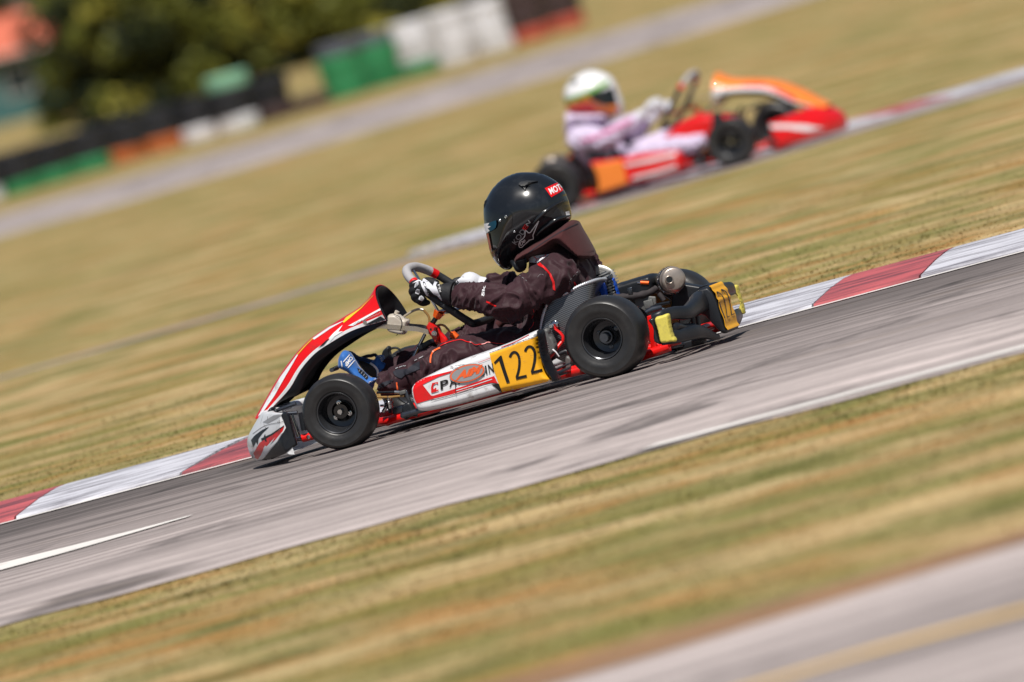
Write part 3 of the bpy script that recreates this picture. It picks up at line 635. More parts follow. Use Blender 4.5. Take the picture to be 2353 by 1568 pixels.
# ================================================================== karts
def V3(*a): return Vector(a)
def wheel(root, c, R, W, side, name, rear, marks=True):
    """side=-1: outer face towards the camera"""
    c = Vector(c); ax = V3(0, side, 0); t = MB(); w2 = W/2; b = .068
    prof = [(-w2*.78, b), (-w2*.92, b+.006), (-w2, b+(R-b)*.4), (-w2*.97, b+(R-b)*.68), (-w2*.80, R-.010), (-w2*.62, R-.0035), (-w2*.3, R-.0005), (0, R), (w2*.3, R-.0005), (w2*.62, R-.0035), (w2*.80, R-.010), (w2*.9, b+(R-b)*.80), (w2*.965, b+(R-b)*.72), (w2*.975, b+(R-b)*.70), (w2*.97, b+(R-b)*.685), (w2, b+(R-b)*.45), (w2*.985, b+(R-b)*.30), (w2*.955, b+(R-b)*.24), (w2*.93, b+(R-b)*.13), (w2*.90, b+.003), (w2*.78, b)]
    wr = thing(name, None, None, c); wr.parent = root; wr.location = c-origin(root)
    t.lathe(prof, c, ax, 72, True).go('tyre', 'rubber', wr, 50)
    r = MB(); r.lathe([(w2*.80, .066), (w2*.90, .0695), (w2*.93, .068), (w2*.90, .0645), (w2*.72, .0625), (w2*.55, .058), (w2*.1, .056), (-w2*.25, .052), (-w2*.32, .03), (-w2*.30, .0), (-w2*.34, 0), (-w2*.40, .05), (-w2*.8, .062), (-w2*.88, .068), (-w2*.85, .07), (-w2*.6, .066), (w2*.6, .063)], c, ax, 64, True).go('rim', 'rim', wr, 30)
    h = MB()
    if rear:
        o = c+ax*(-w2*.3); h.lathe([(0, .030), (.012, .030), (.016, .0235), (w2*.32+.01, .0235), (w2*.32+.012, .022), (w2*.32+.012, .0165), (w2*.32, .0150), (-.05, .0150)], o, ax, 32)
        for k in range(3):
            a = k*2.094+.5; h.bolt(o+V3(math.cos(a)*.036, side*.002, math.sin(a)*.036), .005, .008, ax)
        h.go('hub', 'darksteel', wr)
    else:
        o = c+ax*(-w2*.3); h.lathe([(0, .034), (.01, .034), (.016, .028), (.022, .024), (.022, .0)], o, ax, 32).go('hub', 'blackgloss', wr)
        s = MB(); s.lathe([(.02, .010), (.034, .010), (.036, .008), (.036, 0)], o, ax, 16)
        for k in range(3):
            a = k*2.094+3.7; s.bolt(o+V3(math.cos(a)*.028, side*.012, math.sin(a)*.028), .006, .008, ax)
        s.go('wheel_nut', 'steel', wr)
    return wr

def fairing(root, pal, sides=True):
    Cp = [(95, 1142), (165, 1015), (265, 845), (385, 680), (500, 560), (620, 478), (740, 402), (850, 335), (935, 255), (985, 168)]
    Ep = [(100, 1157), (215, 1050), (330, 930), (415, 790), (520, 672), (640, 590), (770, 515), (880, 472), (960, 450), (1048, 425)]
    Wd = [.085, .10, .115, .12, .122, .124, .126, .128, .131, .134]
    Cc = cat([P('1', *p, 0) for p in Cp], 4); Ec = cat([P('1', *p, -.12) for p in Ep], 4); Wc = [v.x for v in cat([V3(w_, 0, 0) for w_ in Wd], 4)]
    rows = []; fl = []
    for c, e, w_ in zip(Cc, Ec, Wc):
        r = []
        for s in np.linspace(-1, 1, 25):
            y = math.sin(s*math.pi/2)*w_; k = max(0, 1-abs(y/w_)**2.3)**(1/2.3); q = V3(e.x, 0, e.z).lerp(V3(c.x, 0, c.z), k); r.append(V3(q.x, y, q.z))
        rows.append(r)
    o = MB().strip(rows).go('front_fairing', pal['fair'], root, 60); bake(o, solid=.004, noff=0)
    o2 = MB().strip([[p-V3(0, 0, .0)+(V3(p.x, 0, p.z)-p)*.035-(p-V3(e.x, 0, e.z))*.03+V3(.004, 0, -.003) for p in r] for r, e in zip(rows, Ec)]).go('fairing_inner_shell', 'blackplastic', o, 60); bake(o2, solid=.003)
    for a_, b_ in ((0, 2), ):
        tr = MB().strip([[q+V3(-.0004, -.0022, .0006) for q in r[a_:b_]] for r in rows]).go('edge_trim', pal.get('trim', 'white'), o, 60); bake(tr, solid=.0006)
    # return flange: black strip hanging under both edges
    Fp = [(330, 990), (345, 985), (400, 960), (450, 850), (540, 735), (660, 645), (790, 562), (900, 510), (975, 480), (1050, 432)]
    Fc = cat([P('1', *p, -.10) for p in Fp], 4)
    for s in (-1, 1):
        m = MB().strip([[V3(e.x, s*w_*.995, e.z), V3(e.x*.5+f.x*.5, s*w_*.97, e.z*.5+f.z*.5), V3(f.x, s*w_*.86, f.z)] for e, f, w_ in zip(Ec[4:], Fc[4:], Wc[4:])]).go('fairing_flange', 'blackplastic', o, 60); bake(m, solid=.003)
    return o

def nose(root, pal):
    tip = P('1', 52, 1350, 0).x; sec = []
    ys = np.linspace(-.46, .46, 33); zt = P('1', 300, 1115, -.45).z
    for y in ys:
        k = abs(y)/.46; x0 = -.482+.250*k**1.6; top = .186-.014*k**2; L = .085-.072*k; sl_ = .088*(1-.85*k)+.004
        pr = [(x0+sl_+L, top-.02), (x0+sl_+L*.9, top-.002), (x0+sl_+L*.3, top), (x0+sl_, top-.008), (x0+sl_*.45, top-.045), (x0+.007, .108), (x0, .078), (x0+.002, .052), (x0+.012, .033), (x0+.035, .026), (x0+sl_+L, .026)]
        c = cat([V3(a, y, b) for a, b in pr], 3); sec.append(c)
    mb = MB().strip(sec); n = len(sec[0]); mb.f.append(tuple(range(n))); mb.f.append(tuple(len(sec)*n-n+i for i in range(n))[::-1])
    o = mb.go('nose_cone', pal['nose'], root, 50)
    for s in (-1, 1):
        e = inflate('end_plate', [K('1', *p) for p in [(268, 1128), (292, 1106), (325, 1116), (342, 1170), (362, 1250), (386, 1335), (372, 1356), (300, 1392), (312, 1300), (300, 1210)]], -.452, .012, 'blackplastic', o, r=3, step=3, gap=1.5)
        if s > 0:
            for v in e.data.vertices: v.co.y = -v.co.y
            e.data.flip_normals()
    return o

def pod(root, side, pal, detail):
    ol = [('b', *p) for p in [(205, 1302), (90, 1200), (48, 1060), (45, 960), (75, 905), (170, 840), (470, 690), (800, 545), (1130, 430), (1500, 290), (1830, 142), (1858, 240), (1862, 400), (1900, 560), (1975, 730), (2075, 855), (1800, 935), (1310, 1035), (700, 1205)]]
    out = [K(k, x, y) for k, x, y in ol]
    q = [V3(*p, 0) for p in out]; dense = []
    for i in range(len(q)):
        a, b = q[i], q[(i+1) % len(q)]; n_ = 6 if i in (0, 1, 2, 3, 4, 5) or i > 15 else 3
        dense.append(a)
    o = inflate('side_pod', [tuple(p[:2]) for p in dense], -.495, .050, pal['pod'], root, r=13, step=5, smoothpts=True, gap=2.5)
    tail = [K('b', *p) for p in [(1835, 140), (1885, 165), (1915, 300), (1945, 470), (2010, 640), (2120, 830), (2118, 870), (2060, 880), (1960, 885), (2055, 850), (1975, 730), (1905, 560), (1868, 400), (1860, 240)]]
    e = inflate('pod_tail_bumper', tail, -.492, .052, 'blackplastic', o, r=5, step=3, gap=1.5)
    bp = P('b', 1955, 235, -.47); 
    if side > 0:
        for ob in (o, e):
            for v in ob.data.vertices: v.co.y = -v.co.y
            ob.data.flip_normals()
        
    return o

def steering(root):
    c = P('7', 862, 800, 0); tp = P('7', 195, 330, 0); vd = tp-c
    s_ = .160/vd.length
    vd = vd.normalized()
    def W(u, v): return c+V3(0, u, 0)+vd*v*vL
    vL = (tp-c).length/.165
    ctl = [(-.115, -.160), (.115, -.160), (.15, -.14), (.163, -.06), (.160, .04), (.135, .115), (.075, .158), (0, .168), (-.075, .158), (-.135, .115), (-.160, .04), (-.163, -.06), (-.15, -.14)]
    loop = cat([W(*p) for p in ctl], 8, True); n = len(loop); r0 = .0138
    # index ranges: top arc in grey
    st = MB().tube(loop, r0*.97, 14, True).go('steering_wheel', 'gripblack', root, 60)
    def arc(i0, i1, r, m, nm, ribs=False):
        pts = [loop[i % n] for i in range(i0, i1+1)]
        if ribs:
            pts = cat(pts, 5); rr = [r*(1+.045*math.sin(i*1.9)) for i in range(len(pts))]
        else: rr = r
        MB().tube(pts, rr, 14).go(nm, m, st, 60)
    arc(41, 73, .0152, 'grip', 'grey_grip', True)
    arc(38, 41, .0160, 'redvinyl', 'red_band'); arc(73, 76, .0160, 'redvinyl', 'red_band')
    hub = c+ (vd.cross(V3(0, 1, 0))).normalized()*0
    ax = vd.cross(V3(0, 1, 0)); ax = ax if ax.z < 0 else -ax; ax.normalize()
    hb = P('7', 700, 1120, 0)
    for (u, v) in ((0, .155), (-.13, -.08), (.13, -.08)):
        a = W(u, v); d = (a-hb); n2 = d.cross(ax).normalized(); MB().hexa((a+hb)/2, d/2, n2*.010, ax*.0025).go('spoke', 'steel', st, bevel=.001)
    return st, hb, ax

def engine(root):
    e = thing('engine', None, None, P('4', 860, 300, .12)); e.parent = root; e.location = P('4', 860, 300, .12)-origin(root)
    c = P('4', 880, 330, .10)
    up = (P('4', 800, 130, .12)-P('4', 900, 400, .12)); 
    # finned cylinder: stacked rounded plates
    a0 = P('4', 800, 175, .10); a1 = P('4', 895, 395, .10); ax = (a1-a0).normalized(); side = V3(0, 1, 0); fw = ax.cross(side).normalized()
    for k in range(9):
        p = a0.lerp(a1, k/8); r = .043 if k < 5 else .040; pts = []
        for i in range(28):
            a = 2*math.pi*i/28; ca, sa = math.cos(a), math.sin(a); q = p+fw*(abs(ca)**.55*math.copysign(1, ca)*r*.82)+side*(abs(sa)**.55*math.copysign(1, sa)*r*1.15); pts.append(q)
        m = MB(); m.v = [q-ax*.0018 for q in pts]+[q+ax*.0018 for q in pts]; m.f = [tuple(range(28))[::-1], tuple(range(28, 56))]+[(i, (i+1) % 28, 28+(i+1) % 28, 28+i) for i in range(28)]
        m.go('cooling_fin', 'alu', e)
    MB().cyl(a0-ax*.006, a1+ax*.03, .032, n=24).go('cylinder', 'darksteel', e)
    MB().cyl(a0-ax*.028, a0-ax*.004, .012, n=12).go('spark_plug', 'steel', e)
    MB().hexa(a1+ax*.065, ax*.045, side*.075, fw*.06).go('crankcase', 'cast', e, bevel=.012)
    # head curved cover with nested ribs, seen over the seat
    for k in range(5):
        b = [P('4', 705, 225-k*24+k*2, .08), P('4', 760-k*2, 212-k*24, .08), P('4', 800+k*6, 222-k*22, .08), P('4', 832+k*12, 262-k*22, .08), P('4', 842+k*14, 330-k*20, .08)]
        MB().tube(cat(b, 5), .0042, 8, flat=3.0).go('head_fin', 'alu', e)
    inflate('blue_shroud', [K('4', *p) for p in [(752, 262), (800, 240), (835, 300), (850, 400), (790, 405), (758, 340)]], .0, .012, 'blue', e, r=3, step=3, smoothpts=False)
    inflate('blue_bracket', [K('4', *p) for p in [(893, 210), (915, 212), (972, 375), (955, 382), (940, 382), (900, 250)]], .05, .012, 'blue', e, r=2, step=3, smoothpts=False)
    # airbox, heat wrapped header and leads
    inflate('airbox', [K('4', *p) for p in [(955, 270), (1050, 235), (1120, 212), (1200, 190), (1320, 165), (1360, 260), (1330, 350), (1200, 385), (1000, 400), (960, 350)]], .12, .07, 'blackplastic', e, r=9, step=4)
    MB().tube(cat([P('4', 905, 405, .02), P('4', 1000, 408, .02), P('4', 1130, 395, .03), P('4', 1250, 368, .05), P('4', 1340, 320, .08)], 6), [.012+.0015*math.sin(i*1.3) for i in range(25)], 12).go('wrapped_header', 'heatwrap', e)
    MB().tube([P('4', 1185, 258, .05), P('4', 1268, 262, .05)], .0065, 10).go('orange_connector', 'orange', e)
    MB().tube([P('4', 1150, 262, .05), P('4', 1186, 258, .05)], .0035, 8).go('connector_lead', 'steel', e)
    MB().hexa(P('4', 1078, 345, .02), (.008, 0, 0), (0, .006, 0), (.001, 0, .012)).go('mount_plate', 'darksteel', e, bevel=.002)
    # chain cover, gear and brown plate between wheel and bumper
    MB().hexa(P('4', 1235, 480, .05), (.035, 0, -.012), (0, .004, 0), (.006, 0, .028)).go('engine_mount', 'cast', e, bevel=.004)
    inflate('chain_guard', [K('4', *p) for p in [(1520, 410), (1640, 330), (1740, 330), (1770, 420), (1760, 520), (1650, 560), (1560, 540)]], .20, .02, 'blackplastic', e, r=4, step=4)
    return e

def muffler(root):
    c = P('8', 1008, 318, -.02); far = P('8', 925, 308, .0); a = V3(.085, -.2, .01)   # axis towards the near side
    a.normalize(); o = c
    m = MB(); R = .0415
    m.lathe([(.0, 0), (.001, R*.80), (-.002, R*.93), (-.009, R*1.0), (-.02, R*1.0), (-.022, R*1.05), (-.028, R*1.05), (-.030, R), (-.15, R), (-.165, R*.8), (-.17, 0)][::-1], o, a, 48)
    b = m.go('exhaust_silencer', 'muffler', root, 40)
    q = o+(P('8', 922, 335, -.02)-o)*.95
    MB().lathe([(.0, .0165), (.004, .0165), (.008, .0140), (.020, .0135), (.021, .012), (.020, .0105), (-.03, .0100)], q, a, 28).go('tail_pipe', 'muffler', b, 30)
    MB().lathe([(.017, .0114), (.0195, .0112), (.0195, 0)], q, a, 24).go('pipe_mouth_shade', 'blackgloss', b)  # black disc painting the dark inside of the pipe
    MB().lathe([(-.05, R*1.02), (-.052, R*1.06), (-.060, R*1.06), (-.062, R*1.02)], o, a, 48).go('silencer_clamp', 'darksteel', b)
    sp = [o-a*.05]; cs = []
    x, y = frame(a)
    for i in range(240):
        t = i/239; an = 2*math.pi*t; ctr = o-a*.075+(x*math.cos(an)+y*math.sin(an))*(R*1.08); loc = (x*math.cos(an)+y*math.sin(an)); cs.append(ctr+loc*math.cos(i*1.35)*.0028+a*math.sin(i*1.35)*.0028)
    MB().tube(cs, .0012, 5, True).go('retaining_spring', 'steel', b)
    MB().tube(cat([P('8', 760, 560, 0), P('8', 800, 600, 0), P('8', 850, 670, 0)], 5), .009, 10).go('silencer_bracket', 'heatwrap', b)
    return b

def rear_bumper(root):
    ol = [(612, 985), (700, 935), (930, 862), (1085, 805), (1270, 785), (1325, 760), (1350, 700), (1320, 560), (1420, 470), (1580, 408), (1740, 408), (1905, 560), (1990, 760), (2062, 900), (2062, 1130), (2040, 1185), (1960, 1228), (1880, 1232), (1790, 1200), (1770, 1290), (1690, 1300), (1440, 1245), (1300, 1290), (1080, 1345), (850, 1382), (760, 1330), (690, 1100)]
    # swept in plan: near end, middle block, far end; built as bars and blocks with their own depth
    b = thing('rear_bumper', None, None, P('8', 1500, 900, 0)); b.parent = root; b.location = P('8', 1500, 900, 0)-origin(root)
    def bar(pts, nm):
        pp = [(P('8', *p[:2], p[2]) if p[0] > 5 else V3(*p[:3])) for p in pts]; rr = [p[3] for p in pts]; pp = cat(pp, 6); rr = [v.x for v in cat([V3(r, 0, 0) for r in rr], 6)]
        return MB().tube(pp, rr, 20, flat=1.3, sq=.6).go(nm, 'blackplastic', b, 50)
    up = bar([(660, 985, -.50, .012), (820, 930, -.49, .016), (1000, 880, -.42, .0165), (1.196, -.34, .143, .018), (1.198, -.24, .150, .021), (1.194, -.14, .158, .026), (1.188, -.04, .160, .028)], 'upper_bar')
    lw = bar([(800, 1330, -.50, .013), (960, 1285, -.48, .0165), (1150, 1240, -.40, .018), (1330, 1195, -.32, .019), (1480, 1200, -.24, .016), (1620, 1245, -.18, .011), (1745, 1275, -.13, .007)], 'lower_bar')
    up2 = bar([(1.178, .04, .165, .03), (1.172, .16, .170, .026), (1.165, .30, .165, .020), (1.158, .42, .160, .018), (1.15, .48, .155, .014)], 'upper_bar')
    lw2 = bar([(1.20, .08, .055, .018), (1.185, .22, .058, .020), (1.165, .36, .062, .019), (1.15, .48, .07, .014)], 'lower_bar')
    # middle block with the number plate: profile in px at y=-.10 (near face), extruded to y=+.06
    prof = [(1330, 700), (1400, 490), (1560, 445), (1640, 520), (1720, 690), (1800, 960), (1890, 1215), (1800, 1225), (1640, 1060), (1520, 930), (1400, 880), (1300, 880)]
    A = [P('8', *p, -.115) for p in prof]; n = len(A)
    rows = []
    for y, s in ((-.115, .93), (-.10, 1.0), (.05, 1.0), (.065, .93)):
        cx = sum(p.x for p in A)/n; cz = sum(p.z for p in A)/n; rows.append([V3(cx+(p.x-cx)*s, y, cz+(p.z-cz)*s) for p in A])
    mb = MB().strip(rows, True); mb.f.append(tuple(range(n))[::-1]); mb.f.append(tuple(3*n+i for i in range(n))); blk = mb.go('centre_block', 'blackplastic', b, 40); bake(blk, bevel=.006)
    # plate wrapped over the block's rear faces
    pl = [P('8', *p, -.115)+V3(.006, 0, .003) for p in [(1570, 455), (1625, 505), (1668, 575), (1710, 660), (1728, 730), (1790, 950), (1845, 1110), (1872, 1180)]]
    rows = [[V3(p.x+.002*math.sin(i*1.3), y, p.z) for y in np.linspace(-.114, .046, 10)] for i, p in enumerate(cat(pl, 3))]
    plate = MB().strip(rows).go('rear_number_plate', 'yellow', b, 60); bake(plate, solid=.0015)
    # end pads wrapped in yellow tape
    for s, pts in ((-1, [(712, 962), (820, 915), (925, 884), (950, 960), (965, 1060), (1005, 1230), (1062, 1335), (960, 1352), (832, 1368), (800, 1340), (760, 1160)]), (1, None)):
        if pts: o = inflate('taped_end', [K('8', *p) for p in pts], -.515, .024, 'tape', b, r=4, step=3, gap=1.5)
        else:
            o = inflate('taped_end', [K('8', *p) for p in [(1978, 442), (2060, 414), (2095, 520), (2140, 660), (2190, 860), (2165, 895), (2130, 892), (2090, 810), (2112, 700), (2060, 580), (2020, 560)]], .50, .024, 'tape', b, r=4, step=3, gap=1.5)
    inflate('end_cap', [K('8', *p) for p in [(600, 990), (715, 930), (735, 1000), (770, 1180), (830, 1370), (780, 1385), (700, 1320), (690, 1120), (620, 1010)]], -.485, .03, 'blackplastic', b, r=4, step=3, gap=1.5)
    # upright webs between the bars
    for x0, yy in ((1320, -.30), (1400, -.26)): MB().tube([P('8', x0, 930, yy), P('8', x0+30, 1150, yy)], .008, 10).go('web', 'blackplastic', b)
    MB().tube(cat([P('8', 1010, 1180, -.44), P('8', 1040, 1100, -.44), P('8', 1180, 1120, -.36), P('8', 1340, 1110, -.3)], 5), .014, 12).go('web', 'blackplastic', b)
    MB().tube([P('8', 980, 1420, -.25), P('8', 1230, 1375, -.2)], .010, 10).go('bumper_tube', 'darksteel', b)
    MB().hexa(P('8', 1300, 1380, -.2), (.05, 0, 0), (0, .02, 0), (0, 0, .012)).go('mount_foot', 'blackplastic', b, bevel=.005)
    return b, plate

def build_kart(label, pal, detail):
    root = thing('go_kart', label, 'go-kart', (0, 0, 0))
    for (x, R, W, nm) in ((0, .127, .122, 'front_wheel'), (.95, .1375, .150, 'rear_wheel')):
        for s in (-1, 1): wheel(root, (x, s*(.482 if x == 0 else .476), R), R, W, s, nm, x > 0)
    fa = fairing(root, pal); no = nose(root, pal)
    p1 = pod(root, -1, pal, detail); p2 = pod(root, 1, pal, detail)
    # chassis rails
    rr = .0150
    fr = MB()
    for s in (-1, 1):
        fr.tube(cat([V3(-.13, s*.20, .055), V3(.02, s*.26, .055), V3(.12, s*.335, .052), V3(.3, s*.34, .052), V3(.8, s*.33, .055), V3(1.14, s*.30, .06)], 6), rr, 14)
    fr.tube([V3(.1, -.33, .05), V3(.1, .33, .05)], rr, 12); fr.tube([V3(.55, -.33, .05), V3(.55, .33, .05)], rr, 12); fr.tube([V3(1.1, -.3, .06), V3(1.1, .3, .06)], rr, 12)
    frame_ = fr.go('chassis_frame', 'red', root)
    for s in (-1, 1):
        MB().tube(cat([V3(.18, s*.34, .055), V3(.20, s*.47, .06), V3(.26, s*.49, .062), V3(.68, s*.49, .062), V3(.74, s*.46, .06), V3(.76, s*.33, .06)], 6), .010, 12).go('side_bar', 'darksteel', root)
    for s in (-1, 1):
        def Z(x, y):
            q = P('4', x, y, -.34); return V3(q.x, s*.34, q.z)
        MB().tube([Z(1180, 1018), Z(1478, 915)], .0155, 16).go('rear_rail', 'red', root)
        MB().tube([Z(300, 1225), Z(350, 1205), Z(640, 1140)], .0155, 16).go('side_rail', 'red', root)
    MB().hexa((.28, 0, .038), (.27, 0, 0), (0, .27, 0), (0, 0, .002)).go('floor_tray', 'darksteel', root)
    MB().tube([V3(.95, -.52, .1375), V3(.95, .52, .1375)], .0145, 20).go('rear_axle', 'darksteel', root)
    MB().lathe([(0, .03), (0, .075), (.006, .075), (.006, .03)], (.95, -.16, .1375), (0, -1, 0), 40, True).go('brake_disc', 'steel', root)
    MB().lathe([(0, .03), (0, .085), (.004, .085), (.004, .03)], (.95, .16, .1375), (0, -1, 0), 40, True).go('sprocket', 'amber', root)
    # bearing carriers, seen red behind the rear wheel
    MB().hexa(P('4', 1310, 760, -.32), (.010, 0, 0), (0, .02, 0), (.008, 0, .055)).go('bumper_bracket', 'red', root, bevel=.003)
    MB().tube([P('4', 1240, 715, -.30), P('4', 1330, 690, -.30)], .010, 12).go('rear_cross_tube', 'red', root)
    # front bumper hoops
    for s in (-1, 1):
        bl = MB(); bl.tube([P('n', 455, 150, 0)+V3(0, s*.2, 0), P('n', 820, 156, 0)+V3(.04, s*.2, 0)], .0075, 10)
        bl.tube([P('n', 455, 150, 0)+V3(0, s*.2, 0), P('n', 840, 0, 0)+V3(0.03, s*.2, 0)], .0065, 10)
        bl.go('front_bumper_hoop', 'darksteel', root)
    cl = MB().tube([P('n', 640, 240, -.38), P('n', 700, 400, -.38), P('n', 762, 580, -.38)], .009, 12).go('bumper_clamp', 'steel', root)
    MB().tube([P('n', 712, 622, -.36), P('n', 822, 606, -.36)], .009, 12).go('lower_bumper_tube', 'steel', root)
    MB().tube([P('n', 820, 606, -.36), P('n', 960, 570, -.36), P('n', 1060, 545, -.36)], .0135, 14).go('bumper_socket', 'red', root)
    MB().bolt(P('n', 915, 583, -.378), .0045, .005).go('bolt', 'steel', root)
    MB().tube([P('n', 800, 200, -.37), P('n', 850, 480, -.37)], .010, 10).go('bumper_mount', 'blackplastic', root)
    inflate('rubber_bumper_pad', [K('n', *p) for p in [(285, 200), (320, 125), (375, 108), (400, 170), (435, 220), (380, 300), (310, 260)]], -.22, .03, 'blackplastic', root, r=4, step=3, gap=1.5)
    # stub axle, kingpin and tie rod behind the front wheel
    ks = thing('stub_axle', None, None, P('6', 1145, 1400, -.38)); ks.parent = root; ks.location = P('6', 1145, 1400, -.38)-origin(root)
    for s in (-1, 1):
        o = V3(0, 0, 0)
        def Q(x, y, yy=.38): 
            p = P('6', x, y, -.38); return V3(p.x, s*yy, p.z)
        MB().lathe([(-.018, .0), (-.018, .013), (-.006, .013), (-.004, .016), (.004, .016), (.006, .012), (.014, .012), (.016, .004), (.024, .004), (.024, 0)], Q(1145, 1400), (.1, 0, 1), 20).go('kingpin', 'steel', ks)
        MB().tube([Q(930, 1214), Q(1255, 1205)], .0045, 10).go('tie_rod', 'blackgloss', ks)
        MB().cyl(Q(1250, 1205), Q(1335, 1206), .0062, n=12).go('rod_end', 'steel', ks)
        MB().hexa(Q(1395, 1208), (.011, 0, 0), (0, .008, 0), (0, 0, .0065)).go('steering_arm', 'cast', ks, bevel=.002)
        MB().hexa(Q(1480, 1290), (.006, 0, 0), (0, .004, 0), (-.002, 0, .022)).go('arm_plate', 'darksteel', ks, bevel=.002)
        MB().tube([Q(940, 1298), Q(1200, 1292), Q(1420, 1270)], .0042, 10).go('brass_rod', 'hose', ks)
        MB().tube([Q(990, 1448), Q(1180, 1445)], .004, 8).go('lower_rod', 'steel', ks)
        MB().tube([Q(1120, 1440), Q(1040, 1560)], .0065, 8).go('yoke', 'steel', ks)
        inflate('mud_flap', [K('6', *p) for p in [(1405, 1440), (1530, 1370), (1620, 1500), (1660, 1640), (1560, 1640), (1440, 1700), (1390, 1560)]], -.40, .02, 'blackplastic', ks, r=4, step=3, gap=1.5) if s < 0 else None
        MB().hexa(Q(1260, 1540, .33), (.02, 0, 0), (0, .02, 0), (0, 0, .012)).go('yoke_base', 'darksteel', ks, bevel=.003)
    MB().tube([V3(0, -.43, .127), V3(0, -.34, .11)], .008, 10).go('front_axle_stub', 'steel', root)
    # steering and supports
    st, hb, ax = steering(root)
    hub_o = P('7', 700, 1130, 0); low = P('a', 1085, 1090, 0); botm = P('a', 880, 1560, 0)
    cdir = (P('7', 700, 1130, 0)-P('7', 590, 1330, 0)).normalized()
    MB().tube([hub_o+cdir*.004, hub_o-cdir*.019], [.021, .014], 6).go('steering_hub', 'orange', root, 20)
    MB().tube([hub_o-cdir*.015, P('a', 1245, 880, 0)], .0088, 14).go('steering_column', 'blackgloss', root)
    MB().tube([P('a', 1120, 1060, 0), P('a', 1010, 1280, 0), botm, V3(.12, 0, .06)], .0058, 10).go('column_stay', 'steel', root)
    MB().hexa(P('a', 1150, 1245, .02), (.023, 0, .006), (0, .03, 0), (-.003, 0, .0085)).go('column_bearing', 'blackplastic', root, bevel=.003)
    inflate('steering_bracket', [K('a', *p) for p in [(1135, 940), (1190, 842), (1240, 862), (1300, 895), (1345, 935), (1370, 1060), (1362, 1150), (1330, 1250), (1260, 1150), (1215, 1075), (1140, 962)]], -.02, .012, 'red', root, r=2, step=3, smoothpts=False, gap=1.5)
    inflate('steering_upright', [K('a', *p) for p in [(1230, 870), (1300, 880), (1380, 920), (1440, 1040), (1545, 1160), (1500, 1260), (1400, 1300), (1330, 1220)]], .02, .015, 'red', root, r=3, step=3, smoothpts=True, gap=1.5)
    MB().bolt(P('a', 1283, 1050, -.035), .0062, .007).go('bolt', 'steel', root)
    MB().bolt(P('a', 1222, 975, -.033), .0026, .001).go('bracket_hole', 'blackgloss', root)
    for s, nm in ((-1, 'fairing_stay'), (1, 'fairing_stay')):
        a = P('a', 170, 915, -.03); b = P('a', 362, 915, -.03); c = P('a', 985, 968, -.03); d = P('a', 1190, 1020, -.03); m = MB()
        for (u, v) in ((a, b), (b, c), (c, d)):
            u = V3(u.x, s*.035, u.z); v = V3(v.x, s*.035, v.z); m.hexa((u+v)/2, (v-u)/2, (0, .0015, 0), (.0005, 0, .0085))
        m.go(nm, 'steel' if s < 0 else 'darksteel', root)
    MB().bolt(P('a', 45, 855, -.14), .0048, .005).go('fairing_screw', 'steel', fa)
    # catch bottle and hoses
    bt = inflate('catch_bottle', [K('a', *p) for p in [(470, 720), (530, 695), (640, 700), (740, 760), (830, 800), (835, 860), (790, 1030), (740, 1068), (640, 1060), (480, 1010), (455, 900), (462, 780)]], -.005, .030, 'bottle', root, r=6, step=3, gap=1.5)
    MB().tube([P('a', 600, 700, -.005), P('a', 625, 648, -.005)], .0075, 14).go('bottle_cap', 'bottle', bt)
    MB().tube(cat([P('a', 560, 705, -.036), P('a', 660, 750, -.038), P('a', 705, 850, -.038), P('a', 680, 990, -.036), P('a', 610, 1085, -.01)], 5), .0013, 6).go('cable_tie', 'blackplastic', bt)
    MB().tube(cat([P('a', 745, 745, -.01), P('a', 830, 690, -.01), P('a', 920, 640, -.01), P('a', 1010, 615, -.01), P('a', 1095, 630, -.01)], 6), .0042, 10).go('breather_hose', 'hoseclear', root)
    MB().tube(cat([P('a', 1095, 630, -.01), P('a', 1150, 690, -.01), P('a', 1190, 760, -.01), P('a', 1200, 860, -.01)], 6), .0042, 10).go('fuel_hose', 'hose', root)
    MB().tube(cat([P('a', 1330, 915, .01), P('a', 1400, 895, .01), P('a', 1470, 915, .01), P('a', 1530, 975, .01), P('a', 1580, 1030, .01)], 6), .0040, 10).go('fuel_hose', 'hose', root)
    ff = MB().tube([P('a', 1580, 1030, .01), P('a', 1620, 1065, .01)], [.004, .011], 12).tube([P('a', 1600, 1050, .01), P('a', 1690, 1130, .01)], .0125, 14).go('fuel_filter', 'orange', root)
    MB().hexa((.27, 0, .13), (.075, 0, 0), (0, .075, 0), (0, 0, .085)).go('fuel_tank', 'amber', root, bevel=.015)
    # pedals
    for s in (-1, 1):
        q = P('6', 158, 795, -.17); MB().cyl(V3(q.x, s*.17-.03, q.z), V3(q.x, s*.17+.04, q.z), .0075, n=14).go('pedal_peg', 'darksteel', root)
        MB().tube(cat([V3(q.x+.004, s*.17, q.z+.003), V3(q.x+.035, s*.17, q.z+.003), V3(q.x+.06, s*.17, q.z-.02), V3(q.x+.05, s*.17, .06)], 5), .006, 10).go('pedal', 'blackplastic', root)
    # brake reservoir loop beyond the feet
    MB().tube(cat([P('6', 1170, 430, .25), P('6', 1260, 410, .25), P('6', 1340, 450, .25), P('6', 1340, 540, .25), P('6', 1230, 560, .25)], 5), .0038, 8).go('brake_hose', 'blackplastic', root)
    inflate('brake_reservoir', [K('6', *p) for p in [(1040, 460), (1090, 410), (1140, 375), (1185, 400), (1180, 480), (1190, 560), (1130, 620), (1050, 580), (1025, 520)]], .25, .02, 'blackplastic', root, r=4, step=3, gap=1.5)
